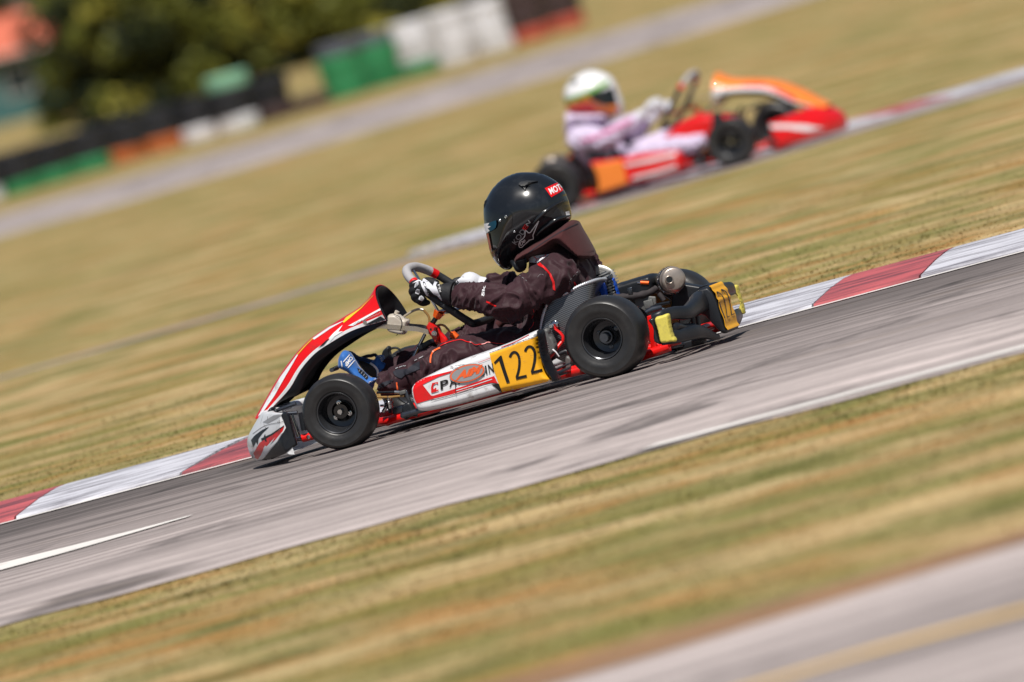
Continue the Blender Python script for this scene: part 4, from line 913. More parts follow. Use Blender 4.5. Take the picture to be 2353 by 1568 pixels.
    # seat
    rim_ = [(165, 745, -.185), (178, 640, -.185), (205, 540, -.185), (250, 445, -.185), (330, 400, -.185), (430, 365, -.18), (540, 302, -.168), (640, 262, -.145), (740, 230, -.10), (825, 222, -.01)]
    YS = -.185
    R1 = cat([P('4', *p) for p in rim_], 5)
    low_ = cat([P('4', *p) for p in [(200, 900, -.155), (300, 1000, -.155), (420, 1060, -.155), (560, 1080, -.155), (680, 1060, -.155), (780, 980, -.15), (800, 860, -.14), (740, 660, -.12), (715, 460, -.08), (750, 330, -.012)]], 5)
    rows = []
    for a, b in zip(R1, low_):
        r = []
        for k in np.linspace(0, 1, 14):
            if k < .6: t = k/.6; q = a.lerp(V3(b.x, a.y*.92, b.z), t); q.y += a.y*.09*math.sin(t*math.pi); r.append(q)
            else: t = (k-.6)/.4; r.append(V3(b.x, a.y*.92*(1-t), b.z-.02*math.sin(t*math.pi/2)))
        rows.append(r+[V3(p.x, -p.y, p.z) for p in r[:-1]][::-1])
    seat = MB().strip(rows).go('seat', 'carbon', root, 60); bake(seat, solid=.005)
    for s in (-1, 1):
        tr = [V3(p.x, p.y*-s, p.z) for p in cat(R1, 4)]; L_ = len(tr)
        MB().tube(tr, [.0058*(1+.16*math.sin(i*1.7)) for i in range(L_)], 10).go('seat_edge_trim', 'ribtrim' if s < 0 else 'darksteel', seat, 60)
    # seat stays
    for s in (-1, 1):
        def S(x, y, yy=.215): 
            p = P('9', x, y, -.215); return V3(p.x, s*yy, p.z)
        MB().lathe([(0, .0), (0, .0145), (.004, .0145), (.006, .012), (.006, 0)], S(460, 590, .205), (0, s, 0), 24).go('seat_washer', 'steel', root)
        m = MB().tube([S(430, 580, .222), S(480, 650, .222), S(560, 710, .222), S(610, 770, .224), S(612, 850, .23)], [.008, .0095, .0105, .011, .0085], 12, flat=.5)
        m.go('seat_stay', 'red', root); MB().tube([S(600, 850, .24), S(385, 1190, .30)], .0068, 12).go('seat_stay_tube', 'red', root)
        MB().bolt(S(440, 600, .235), .0058, .008, (0, s, 0)).go('bolt', 'steel', root)
        MB().bolt(S(343, 765, .30), .0058, .008, (0, s, 0)).go('bolt', 'steel', root)
    inflate('brake_caliper', [K('9', *p) for p in [(298, 660), (340, 632), (390, 650), (400, 720), (460, 800), (505, 900), (500, 990), (420, 1060), (380, 1120), (330, 1000), (310, 850), (290, 760)]], -.27, .022, 'cast', root, r=3, step=3, smoothpts=False, gap=1.5)
    MB().tube([P('9', 435, 975, -.32), P('9', 480, 1010, -.325), P('9', 535, 1085, -.32)], [.003, .0022, .002], 6).go('white_cable_tie', 'whiteink', root)
    MB().tube([P('9', 530, 1050, -.25), P('9', 640, 1000, -.25), P('9', 760, 1060, -.25)], .008, 10).go('water_hose', 'blackplastic', root)
    MB().tube([P('9', 470, 1290, -.34), P('9', 720, 1185, -.34)], .0032, 8).go('brake_rod', 'darksteel', root)
    inflate('bearing_carrier', [K('9', *p) for p in [(640, 1090), (700, 1075), (745, 1130), (750, 1240), (740, 1310), (660, 1320), (640, 1220)]], -.30, .015, 'cast', root, r=3, step=3, gap=1.5)
    MB().tube([P('9', 530, 1370, -.33), P('9', 600, 1350, -.33)], .019, 14).go('rail_collar', 'red', root)
    # clutch / tubes above the rear bumper
    MB().tube([P('8', 470, 905, -.15), P('8', 640, 830, -.12), P('8', 800, 790, -.1)], [.006, .012, .010], 12).go('brake_tube', 'darksteel', root)
    MB().tube(cat([P('8', 640, 790, -.02), P('8', 760, 740, -.02), P('8', 860, 720, -.02), P('8', 950, 700, -.02)], 5), .006, 10).go('chain_cover', 'blackgloss', root)
    MB().lathe([(0, .0), (0, .018), (-.01, .022), (-.03, .022)], P('8', 810, 880, -.1), (.3, -1, .1), 24).go('clutch_drum', 'steel', root)
    MB().tube([P('8', 1130, 720, .2), P('8', 1200, 800, .2)], .016, 12).go('exhaust_flex', 'muffler', root)
    MB().hexa(P('8', 600, 730, 0), (.016, 0, 0), (0, .006, 0), (0, 0, .014)).go('mount_lug', 'cast', root, bevel=.003)
    MB().hexa(P('8', 1250, 640, .12), (.045, 0, -.02), (0, .03, 0), (.02, 0, .045)).go('engine_mount_block', 'blackplastic', root, bevel=.006)
    eng = engine(root); mu = muffler(root); rbm, plate = rear_bumper(root)
    return root, fa, no, p1, plate, rbm

# ================================================================== drivers
def rings(mb, secs, n=28, k=6):
    """secs: (centre, half depth, half width) ; rings across a spine lying in the x-z plane"""
    c = cat([s[0] for s in secs], k); d = [v.x for v in cat([V3(s[1], 0, 0) for s in secs], k)]; w_ = [v.x for v in cat([V3(s[2], 0, 0) for s in secs], k)]
    b = len(mb.v)
    for i, p in enumerate(c):
        t = (c[min(len(c)-1, i+1)]-c[max(0, i-1)]).normalized(); y = V3(0, 1, 0); x = y.cross(t).normalized(); y = t.cross(x)
        for j in range(n):
            a = 2*math.pi*j/n; ca, sa = math.cos(a), math.sin(a); mb.v.append(p+x*(abs(ca)**.85*math.copysign(1, ca))*d[i]+y*(abs(sa)**.85*math.copysign(1, sa))*w_[i])
    for i in range(len(c)-1):
        for j in range(n): mb.f.append((b+i*n+j, b+i*n+(j+1) % n, b+(i+1)*n+(j+1) % n, b+(i+1)*n+j))
    mb.f.append(tuple(b+j for j in range(n))[::-1]); mb.f.append(tuple(b+(len(c)-1)*n+j for j in range(n)))
def D_(x, y, Y): return P('D', x, y, Y)
def folds(o, segs):
    """cloth folds: ridges running across each limb, deepest near the joints"""
    off = origin(o.parent); me = o.data; me.update()
    nrm = [v.normal.copy() for v in me.vertices]
    for i, v in enumerate(me.vertices):
        p = v.co+off; best = None
        for (a, b, amp, fr) in segs:
            ab = b-a; t = max(0, min(1, (p-a).dot(ab)/ab.length_squared)); d = (p-(a+ab*t)).length
            if best is None or d < best[0]: best = (d, t, a, ab, amp, fr)
        d, t, a, ab, amp, fr = best; L = ab.length; s = (p-a).dot(ab.normalized())
        tw = noise.noise(p*9)*.05+noise.noise(p*22+V3(3, 1, 2))*.012
        q = p-(a+ab*t); x, y = frame(ab); an = math.atan2(q.dot(y), q.dot(x))
        ph = (s+.016*math.sin(an*1.0+1)+tw)*fr
        f = noise.noise(V3(ph, math.cos(an)*.9, math.sin(an)*.9+7)); f = 1-min(1.0, abs(f)*3.4)*1.15      # sharp creases
        g_ = noise.noise(p*17+V3(5, 5, 5))
        v.co += nrm[i]*(amp*(f-.45)+amp*.45*g_)
    me.update()
def build_driver(label, pal, detail):
    root = thing('person', label, 'person', D_(1250, 800, 0))
    near = dict(sh=D_(1279, 640, -.155), el=D_(1172, 698, -.235), w2=D_(1105, 684, -.21), wr=D_(1046, 680, -.175), hip=D_(1235, 806, -.10), kn=D_(1012, 838, -.20), an=D_(885, 884, -.185))
    far = dict(sh=D_(1335, 618, .155), el=D_(1215, 672, .225), w2=D_(1170, 660, .20), wr=D_(1118, 657, .165), hip=D_(1262, 790, .09), kn=D_(1090, 787, .12), an=D_(893, 852, .10))
    mb = MB()
    pel = D_(1262, 800, 0); wai = D_(1282, 735, 0); che = D_(1292, 672, 0); upc = D_(1283, 628, 0); nk = D_(1262, 592, 0)
    rings(mb, [(pel+V3(0, 0, -.04), .09, .13), (pel, .11, .15), (wai, .105, .145), (che, .115, .165), (upc, .105, .165), (nk, .075, .09), (nk+V3(-.01, 0, .04), .06, .065)])
    for s in (near, far):
        sg = -1 if s is near else 1
        mb.tube(cat([upc+V3(0, sg*.08, .0), s['sh'], s['sh'].lerp(s['el'], .5)+V3(0, 0, .004), s['el'], s['w2'], s['wr']], 6), [v.x for v in cat([V3(r, 0, 0) for r in (.075, .074, .064, .060, .050, .038)], 6)], 20)
        mb.ell(s['el']+V3(.008, 0, -.012), (.055, 0, 0), (0, .05, 0), (0, 0, .055))
        mb.tube(cat([s['hip'], s['hip'].lerp(s['kn'], .5)+V3(0, 0, .012), s['kn'], s['kn'].lerp(s['an'], .5)+V3(0, 0, -.008), s['an'].lerp(s['kn'], -.06)], 6), [v.x for v in cat([V3(r, 0, 0) for r in (.085, .078, .064, .057, .042)], 6)], 20)
    body = mb.go('body', pal['suit'], root, 0); bake(body, remesh=.0048, smoothit=5)
    segs = []
    for s in (near, far):
        segs += [(s['sh'], s['el'], .0115, 24), (s['el'], s['w2'], .0125, 30), (s['w2'], s['wr'], .010, 30), (s['hip'], s['kn'], .009, 24), (s['kn'], s['an'], .0115, 32)]
    segs += [(pel, che, .0055, 14), (che, nk, .004, 14)]
    folds(body, segs)
    me = body.data; me.polygons.foreach_set('use_smooth', [True]*len(me.polygons)); me.update()
    # hood and collar
    hd = inflate('hood', [K('3', *p) for p in [(1225, 985), (1260, 930), (1420, 830), (1560, 750), (1700, 660), (1785, 600), (1835, 612), (1880, 700), (1940, 800), (2000, 910), (2030, 975), (1990, 1000), (1925, 1015), (1850, 960), (1700, 850), (1640, 900), (1560, 950), (1400, 1000), (1290, 1080), (1235, 1050)]], -.005, .130, pal['hood'], root, r=26, step=2.6, gap=1.3, smoothpts=False, prof=.6); bake(hd, smoothit=3)
    cr = [P('3', 1222, 985, -.125), P('3', 1400, 845, -.150), P('3', 1600, 728, -.14), P('3', 1790, 606, -.09), P('3', 1835, 605, 0.0)]
    if detail:
        line('hood_seam', '3', [(1300, 985), (1400, 905), (1560, 800), (1700, 715), (1860, 640)], 8, hd, 'navyfab', hd)
        MB().tube(cat([P('3', 1165, 1040, -.07), P('3', 1200, 1070, -.09), P('3', 1235, 1120, -.09), P('3', 1275, 1090, -.09), P('3', 1260, 1010, -.1)], 5), [v.x for v in cat([V3(r, 0, 0) for r in (.005, .008, .009, .012, .014)], 5)], 12, flat=1.4).go('neck_collar', 'blackplastic', root)
    # helmet : inflated profile with flattened dome sides
    ho = [(1350, 100), (1480, 120), (1610, 185), (1700, 280), (1755, 400), (1785, 540), (1780, 600), (1700, 690), (1560, 790), (1400, 900), (1270, 990), (1200, 1060), (1165, 1115), (1115, 1127), (1060, 1100), (985, 1020), (945, 930), (915, 780), (885, 620), (880, 460), (915, 360), (985, 250), (1080, 165), (1210, 110)]
    hl = inflate('helmet', [K('3', *p) for p in ho], 0, .128, pal['helmet'], root, r=90, step=4, prof=.56)
    bake(hl, smoothit=2)
    vz = decal('visor', '3', [(884, 615), (930, 620), (985, 600), (1010, 560), (1060, 530), (1130, 515), (1165, 535), (1172, 590), (1160, 680), (1130, 755), (1085, 835), (1010, 905), (948, 932), (925, 840), (900, 730)], hl, pal['visor'], hl, .003, True)
    bake(vz, solid=.003, noff=1)
    for (x, y, r) in ((1055, 607, .0052), (1115, 567, .0052), (1195, 715, .0042)):
        dd = ray(*K('3', x, y)).normalized(); q = world_bvh(hl).ray_cast(CAM, dd); nn = q[1] if q[1].dot(dd) < 0 else -q[1]; MB().lathe([(0, r*1.1), (.0075, r*1.1), (.009, r*.8), (.009, 0)], q[0], nn, 16).go('visor_screw', 'steel', hl)
    sc = decal('vent_scoop', '3', [(1240, 238), (1262, 213), (1330, 200), (1440, 206), (1380, 216), (1338, 235), (1315, 262), (1308, 297), (1285, 265)], hl, 'blackplastic', hl, .004); bake(sc, solid=.006)
    if detail:
        decal('scoop_mouth', '3', [(1262, 238), (1335, 216), (1400, 212), (1330, 228), (1300, 255)], [hl, sc], 'ink', hl, .0065)
        inflate('front_vent', [K('3', *p) for p in [(975, 335), (960, 350), (900, 390), (882, 440), (884, 470), (905, 505), (925, 500), (960, 400)]], -.03, .02, 'blackgloss', hl, r=2.5, step=2.5, gap=1.2)
        # ridge flowing to the back of the shell
        for pts in ([(1700, 395), (1560, 480), (1450, 570), (1390, 640)], [(1770, 560), (1640, 590), (1500, 680), (1420, 760)]):
            c = []; 
            for p in pts:
                h = world_bvh(hl).ray_cast(CAM, ray(*K('3', *p)).normalized()); c.append(h[0]-h[1]*.004)
            MB().tube(cat(c, 6), [.001+.0065*math.sin(math.pi*(i+1)/20) for i in range(19)], 10).go('shell_ridge', pal['helmet'], hl)
        decal('visor_strip', '3', [(886, 640), (930, 635), (985, 612), (1008, 606), (1014, 640), (1005, 680), (985, 700), (912, 742), (895, 700)], [hl, vz], 'blue_tear', hl, .0052)
        decal('visor_strip_foil', '3', [(886, 642), (942, 632), (922, 660), (955, 668), (925, 690), (945, 712), (910, 742), (895, 700)], [hl, vz], 'whiteink', hl, .0060)
        decal('visor_reflection', '3', [(911, 745), (930, 740), (962, 905), (948, 928)], [hl, vz], 'orange_reflection', hl, .0056)  # reflection along the visor edge, painted on as an orange-red strip
        decal('sponsor_sticker', '3', [(1512, 272), (1640, 212), (1678, 225), (1706, 292), (1580, 366)], hl, 'redvinyl', hl, .0012)
        text('sponsor_print', 'MOTU', '3', (1577, 338), (1728, 272), (1545, 275), hl, 'whiteink', hl, .03)
        decal('size_label', '3', [(1728, 518), (1768, 508), (1775, 570), (1740, 584)], hl, 'whiteink', hl, .0012)
        text('helmet_lettering', 'KOD', '3', (1212, 862), (1316, 718), (1168, 834), hl, 'greyink', hl, .005)
        text('helmet_lettering', 'E', '3', (1312, 714), (1344, 668), (1276, 690), hl, 'redink', hl, .01)
        text('helmet_lettering', 'N', '3', (1336, 672), (1366, 626), (1312, 646), hl, 'greyink', hl, .02)
        star = [(1450, 612), (1388, 760), (1394, 800), (1352, 812), (1310, 850), (1270, 888), (1248, 888), (1240, 862), (1252, 820), (1290, 790), (1305, 766), (1308, 705), (1345, 738), (1362, 732)]
        sp_ = [Vector((*K('3', *p), 0)) for p in star]; n_ = len(star)
        cx = sum(p[0] for p in star)/n_; cy = sum(p[1] for p in star)/n_
        for i in range(n_): line('star_emblem', '3', [star[i], ((star[i][0]+star[(i+1) % n_][0])/2, (star[i][1]+star[(i+1) % n_][1])/2), star[(i+1) % n_]], 9, hl, 'whiteink', hl, .0016, False)
        for cc, rx, ry in (((1270, 845), 12, 22), ((1298, 822), 7, 13)):
            line('star_emblem', '3', [(cc[0]+rx*math.cos(a)+ry*.3*math.sin(a), cc[1]-ry*math.sin(a)) for a in np.linspace(0, 6.28, 14)], 7, hl, 'whiteink', hl, .0016, False)
        line('hood_drawcord', '3', [(1290, 985), (1300, 1010)], 4, body, 'whiteink', root)
        # suit trim
        decal('shoulder_panel', '3', [(1282, 1085), (1320, 1020), (1385, 985), (1480, 968), (1560, 965), (1520, 990), (1470, 1030), (1430, 1052), (1350, 1048), (1300, 1072)], body, 'glovewhite', body, .0022)
        line('shoulder_trim', '3', [(1400, 985), (1428, 1010), (1418, 1045)], 7, body, 'redink', body, .003); line('shoulder_trim', '3', [(1428, 1015), (1500, 985), (1530, 972)], 7, body, 'redink', body, .003)
        decal('armhole_piping', '3', [(1428, 1050), (1460, 1044), (1520, 1100), (1580, 1170), (1615, 1250), (1625, 1340), (1600, 1330), (1590, 1250), (1555, 1170), (1500, 1105), (1445, 1078)], body, 'redink', body, .0022)
        decal('back_piping', '3', [(1812, 1245), (1825, 1250), (1850, 1290), (1822, 1290)], body, 'redink', body, .0022)
        decal('sleeve_flash', '3', [(905, 1445), (1010, 1500), (1000, 1512), (900, 1465)], body, 'redink', body, .0022)
        for pts in ([(1775, 1280), (1780, 1225), (1870, 1130)], [(1440, 1200), (1470, 1170), (1510, 1180)], [(1250, 1180), (1340, 1250)]):
            P0 = cat([Vector((*p, 0)) for p in pts], 6)
            for a, b in list(zip(P0, P0[1:]))[::2]: line('stitching', '3', [(a.x, a.y), (b.x, b.y)], 4, body, 'greyink', body, .0022, False)
        text('sleeve_logo', 'Sk', '3', (880, 1400), (895, 1288), (850, 1395), body, 'whiteink', body, .03)
        line('knee_stripe', 'b', [(290, 615), (296, 540), (330, 450), (432, 400)], 22, body, 'orangeink', body, .003)
        line('knee_stripe', 'b', [(432, 372), (520, 330), (640, 298), (730, 285), (800, 310), (880, 322)], 12, body, 'redink', body, .003)
        line('knee_stripe', 'b', [(880, 322), (930, 352), (1050, 345), (1110, 320), (1220, 335), (1350, 345)], 9, body, 'redink', body, .003)
        line('shin_stripe', '6', [(1285, 1030), (1290, 1100), (1300, 1175)], 26, body, 'orangeink', body, .003)
        decal('shin_panel', '6', [(1210, 850), (1290, 800), (1380, 800), (1480, 790), (1600, 690), (1700, 650), (1700, 790), (1560, 850), (1440, 900), (1370, 960), (1300, 940), (1240, 900)], body, 'navyfab', body, .003)
        decal('ankle_panel', '6', [(945, 1080), (1010, 1040), (1180, 990), (1230, 970), (1200, 1020), (1060, 1110), (970, 1160)], body, 'navyfab', body, .003)
        text('shin_print', 'sparco', '6', (1270, 790), (1480, 730), (1262, 755), body, 'greyink', body, .0, .0) if False else None
        for a, b in (((1265, 785), (1310, 765)), ((1330, 765), (1385, 742)), ((1395, 745), (1420, 730)), ((1425, 745), (1450, 730)), ((1600, 640), (1650, 615)), ((1680, 600), (1760, 565))): line('shin_print', '6', [a, b], 14, body, 'greyink', body, .003, False)
        line('side_piping', '9', [(125, 335), (140, 400), (110, 490)], 9, body, 'redink', body, .003); line('side_piping', '9', [(140, 545), (120, 610), (70, 660), (62, 690)], 9, body, 'redink', body, .003)
        MB().ell(P('b', 1000, 490, -.16), (.035, 0, .012), (0, .05, 0), (-.004, 0, .016)).go('seat_cushion', 'teal', root)
        MB().tube(cat([P('2', 1450, 150, .02), P('2', 1520, 95, .02), P('2', 1640, 100, .02)], 5), .014, 12).go('jacket_hem', 'hood', root)
    # boots
    for s, k in ((near, -.185), (far, .10)):
        if s is near:
            pts = [(250, 765), (244, 660), (262, 560), (300, 490), (345, 458), (400, 465), (450, 500), (500, 575), (560, 670), (600, 745), (650, 800), (760, 905), (830, 940), (905, 950), (930, 975), (880, 1070), (830, 1190), (720, 1200), (600, 1050), (480, 900), (380, 830), (290, 790)]
            bt = inflate('boot', [K('6', *p) for p in pts], k, .042, pal['boot'], root, r=15, step=3.5)
            if detail:
                decal('lace_cover', '6', [(570, 775), (640, 800), (700, 850), (765, 920), (770, 960), (740, 985), (680, 920), (600, 850)], bt, 'blackplastic', bt, .002)
                for i in range(4): line('lace', '6', [(600+i*40, 840+i*38), (625+i*40, 800+i*40)], 12, bt, 'greyink', bt, .003, False)
                line('toe_stripe', '6', [(290, 645), (300, 700), (305, 755)], 20, bt, 'whiteink', bt, .002); line('logo_bar', '6', [(328, 665), (438, 535)], 18, bt, 'whiteink', bt, .002, False); line('logo_bar', '6', [(410, 768), (528, 636)], 18, bt, 'whiteink', bt, .002, False)
                text('boot_logo', 'OMP', '6', (455, 555), (338, 705), (508, 602), bt, 'whiteink', bt, .04)
                text('boot_strap_print', 'STYLE', '6', (905, 960), (770, 1035), (915, 985), bt, 'whiteink', bt, .02)
        else:
            pts = [(410, 470), (480, 480), (600, 560), (760, 600), (860, 625), (905, 600), (925, 555), (990, 535), (1040, 545), (1070, 620), (1140, 650), (1185, 760), (1195, 850), (1190, 900), (1080, 930), (980, 930), (930, 960), (850, 940), (740, 860), (620, 720), (480, 610), (400, 560)]
            bt = inflate('boot', [K('6', *p) for p in pts], k, .042, pal['boot'], root, r=15, step=3.5)
            if detail:
                line('piping', '6', [(805, 690), (870, 725), (930, 790), (950, 860), (945, 945)], 38, bt, 'whiteink', bt, .002)
                decal('dark_side', '6', [(600, 640), (700, 660), (790, 700), (860, 740), (910, 800), (920, 870), (915, 935), (850, 935), (740, 850), (620, 720)], bt, 'glove', bt, .002)
                decal('tongue', '6', [(425, 478), (480, 485), (600, 562), (760, 604), (850, 640), (800, 680), (600, 635), (500, 600)], bt, 'navysuede', bt, .0015)
                decal('ankle_pad', '6', [(1010+52*math.cos(a), 742+56*math.sin(a)) for a in np.linspace(0, 6.28, 16)[:-1]], bt, 'navysuede', bt, .001) if False else line('ankle_pad_seam', '6', [(1015+52*math.cos(a), 742+56*math.sin(a)) for a in np.linspace(-1.2, 3.6, 14)], 7, bt, 'navysuede', bt, .002)
                text('boot_print', 'STYLE', '6', (938, 542), (1018, 668), (975, 530), bt, 'whiteink', bt, .03)
    # gloves: palm on the rim, four fingers curled round it, thumb behind
    def glove(y0, mir, dx=(0, 0, 0)):
        sg = -1 if mir < 0 else 1; T = V3(*dx)
        def H(x, y, yy=0.0): p = P('7', x, y, -.165); return V3(p.x, sg*.165+yy*sg*-1*(-1), p.z)+T
        def h(x, y, o=0.0): p = P('7', x, y, -.165); return V3(p.x, sg*(.165+o), p.z)+T
        g_ = MB()
        g_.tube(cat([h(1010, 770), h(900, 775), h(800, 770), h(720, 745)], 5), [v.x for v in cat([V3(r, 0, 0) for r in (.034, .033, .028, .030)], 5)], 18)
        g_.tube(cat([h(740, 740), h(600, 715, .004), h(430, 680, .006), h(330, 690, .004)], 5), [v.x for v in cat([V3(r, 0, 0) for r in (.030, .034, .033, .026)], 5)], 18, flat=.72)
        fing = [[(400, 590), (290, 600), (232, 640), (255, 720), (340, 760)], [(420, 670), (300, 690), (225, 745), (265, 820), (350, 840)], [(430, 745), (340, 790), (262, 842), (310, 910), (400, 900)], [(450, 820), (390, 870), (345, 915), (400, 965), (470, 955)]]
        for i, f in enumerate(fing):
            rr = (.0125, .0130, .0125, .0110)[i]; off = [.012, .016, .006, -.010, -.022]
            g_.tube(cat([h(x, y, off[j]) for j, (x, y) in enumerate(f)], 5), [v.x for v in cat([V3(r, 0, 0) for r in (rr, rr*1.06, rr, rr*.94, rr*.8)], 5)], 12)
            g_.ell(h(*f[-1], off[-1]), (rr*.8, 0, 0), (0, rr*.8, 0), (0, 0, rr*.8), 12, 8)
        g_.tube(cat([h(620, 640, -.014), h(520, 590, -.024), h(430, 575, -.030), h(370, 600, -.032)], 5), [v.x for v in cat([V3(r, 0, 0) for r in (.019, .016, .0135, .011)], 5)], 12)
        o = g_.go('glove', pal['glove'], root, 0); bake(o, remesh=.0022, smoothit=3); o.data.polygons.foreach_set('use_smooth', [True]*len(o.data.polygons)); return o
    g1 = glove(-.165, -1)
    shift = D_(1075, 648, .165)-V3(P('7', 560, 700, -.165).x, .165, P('7', 560, 700, -.165).z)
    g2 = glove(.165, 1, (0.042, 0, -.036))
    decal('white_backhand', '7', [(1000, 560), (1120, 480), (1190, 470), (1260, 500), (1330, 550), (1440, 590), (1420, 700), (1200, 740), (1000, 740)], g2, 'glovewhite', g2, .003) if detail else None
    # far cuff in white
    MB().tube(cat([D_(1062, 654, .16), D_(1078, 650, .16), D_(1100, 655, .17), D_(1118, 660, .165)], 4), [v.x for v in cat([V3(r, 0, 0) for r in (.022, .037, .030, .033)], 4)], 16).go('cuff', 'glovewhite', g2, 60)
    if detail:
        for pl in ([(262, 680), (270, 610), (300, 580), (330, 580), (332, 630), (310, 660)], [(278, 780), (282, 730), (310, 698), (350, 705), (362, 760), (330, 800)], [(335, 885), (350, 830), (385, 818), (425, 855), (425, 880), (390, 915)]):
            a = decal('knuckle_guard', '7', pl, g1, 'glovewhite', g1, .0035); c = (sum(p[0] for p in pl)/6, sum(p[1] for p in pl)/6)
            if a: decal('knuckle_guard_inset', '7', [(c[0]+(x-c[0])*.62, c[1]+(y-c[1])*.62) for x, y in pl], [g1, a], 'greyink', a, .002)
        decal('backhand_print', '7', [(365, 520), (440, 515), (500, 560), (580, 640), (640, 720), (660, 820), (600, 790), (520, 700), (480, 690), (520, 800), (542, 865), (500, 858), (440, 760), (390, 660), (360, 560), (218, 600), (300, 550)], g1, 'glovewhite', g1, .002)
        decal('cuff_print', '7', [(590, 640), (620, 565), (700, 575), (660, 600), (640, 640), (690, 760), (740, 860), (775, 930), (720, 880), (640, 790)], [g1, body], 'glovewhite', g1, .003)
        text('backhand_letters', 'ONE', '7', (400, 585), (520, 850), (440, 570), g1, 'ink', g1, .01, .0, .004)
        text('glove_code', 'KS-3', '7', (738, 748), (708, 620), (704, 756), [g1, body], 'whiteink', g1, .01, 0, .003)
        text('glove_logo', 'OMP', '7', (845, 815), (885, 635), (790, 800) if False else (795, 800), [g1, body], 'whiteink', g1, .05, 0, .003)
        line('logo_underline', '7', [(860, 815), (925, 640)], 10, [g1, body], 'whiteink', g1, .003, False)
        MB().tube([P('7', 955, 790, -.178), P('7', 800, 778, -.176)], [.0405, .034], 24).go('glove_cuff', 'glove', g1, 60)
    return root, body, hl
M['blue_tear'] = mat('blue_foil', (.01, .07, .12), .2, .3, .3, 40); M['orange_reflection'] = mat('orange_reflection', (.45, .05, .01), .15, 0, .2, coat=.8)  # the orange is the colour of the reflection painted on the visor

PAL1 = dict(fair='redvinyl', nose='white', pod='white', suit='suit', hood='hood', helmet='helmet', visor='visor', boot='bluesuede', glove='glove')
root1, fa, no, pd, plate, rbm = build_kart('red and white racing go-kart with yellow number 122 panels in front', PAL1, True)
drv1, body1, hel1 = build_driver('kart driver in black helmet, dark maroon suit and blue boots steering the front kart', PAL1, True)

# ---------------------------------------------------------------- livery of the front kart
decal('white_trim', '1', [(762, 468), (900, 392), (995, 340), (1000, 352), (905, 405), (800, 468)], fa, 'white', fa, .0018)
decal('white_trim', '1', [(95, 1140), (165, 1012), (262, 845), (385, 680), (392, 684), (300, 840), (215, 990), (130, 1110)], fa, 'white', fa, .0018)
decal('white_trim', '1', [(500, 560), (620, 478), (735, 428), (720, 438), (630, 490), (510, 572)], fa, 'white', fa, .0018)
decal('yellow_trim', '1', [(385, 680), (440, 618), (500, 560), (503, 564), (450, 616), (392, 682)], fa, 'trimyellow', fa, .0022)
decal('yellow_trim', '1', [(730, 448), (722, 440), (745, 408), (850, 340), (930, 262), (948, 240), (944, 250), (856, 343), (775, 412)], fa, 'trimyellow', fa, .0022)
decal('white_flash', '1', [(618, 560), (655, 520), (722, 462), (690, 512), (725, 508), (660, 548), (630, 585)], fa, 'white', fa, .0020)
decal('black_edge', '1', [(540, 632), (600, 575), (625, 560), (580, 610)], fa, 'ink', fa, .0024)
decal('black_edge', '1', [(880, 462), (1000, 398), (1048, 425), (1040, 438), (960, 455)], fa, 'blackplastic', fa, .0022)
for i in range(9): line('honeycomb_print', '1', [(800+i*22, 462-i*9), (822+i*22, 442-i*9)], 3, fa, 'greyink', fa, .002, False)
# nose cone graphics
decal('black_slash', '1', [(45, 1312), (70, 1280), (120, 1270), (95, 1300), (60, 1365), (52, 1330)], no, 'ink', no, .0015)
decal('black_slash', '1', [(75, 1275), (130, 1235), (180, 1212), (130, 1260), (100, 1300), (95, 1345), (80, 1320)], no, 'ink', no, .0018)
decal('red_flash', '1', [(62, 1410), (110, 1330), (180, 1285), (255, 1235), (290, 1205), (272, 1260), (232, 1305), (160, 1355), (118, 1425), (85, 1450)], no, 'redvinyl', no, .0015)
decal('black_slash', '1', [(140, 1285), (150, 1265), (163, 1325), (150, 1320)], no, 'ink', no, .002)
decal('black_slash', '1', [(120, 1300), (200, 1262), (290, 1200), (287, 1210), (205, 1272), (125, 1318)], no, 'ink', no, .0022)
decal('white_flash', '1', [(100, 1440), (150, 1350), (165, 1362), (210, 1330), (290, 1232), (240, 1320), (190, 1372), (140, 1440)], no, 'white', no, .0022)
decal('white_flash', '1', [(150, 1370), (225, 1290), (215, 1305), (160, 1385)], no, 'white', no, .0024)
decal('black_lower', '1', [(100, 1475), (145, 1440), (200, 1370), (245, 1320), (300, 1225), (312, 1200), (330, 1290), (345, 1370), (300, 1410), (180, 1458)], no, 'blackplastic', no, .0015)
decal('black_lower', '1', [(60, 1440), (100, 1475), (62, 1475), (52, 1400)], no, 'blackplastic', no, .0015)
decal('red_flash', '1', [(70, 1440), (95, 1400), (140, 1372), (120, 1420), (96, 1452)], no, 'redvinyl', no, .0026)
decal('grey_flash', '1', [(130, 1180), (210, 1130), (285, 1118), (240, 1150), (170, 1190)], no, 'greyink', no, .0012)
line('panel_line', '1', [(60, 1265), (150, 1205), (260, 1180), (292, 1170)], 3, no, 'ink', no, .002)
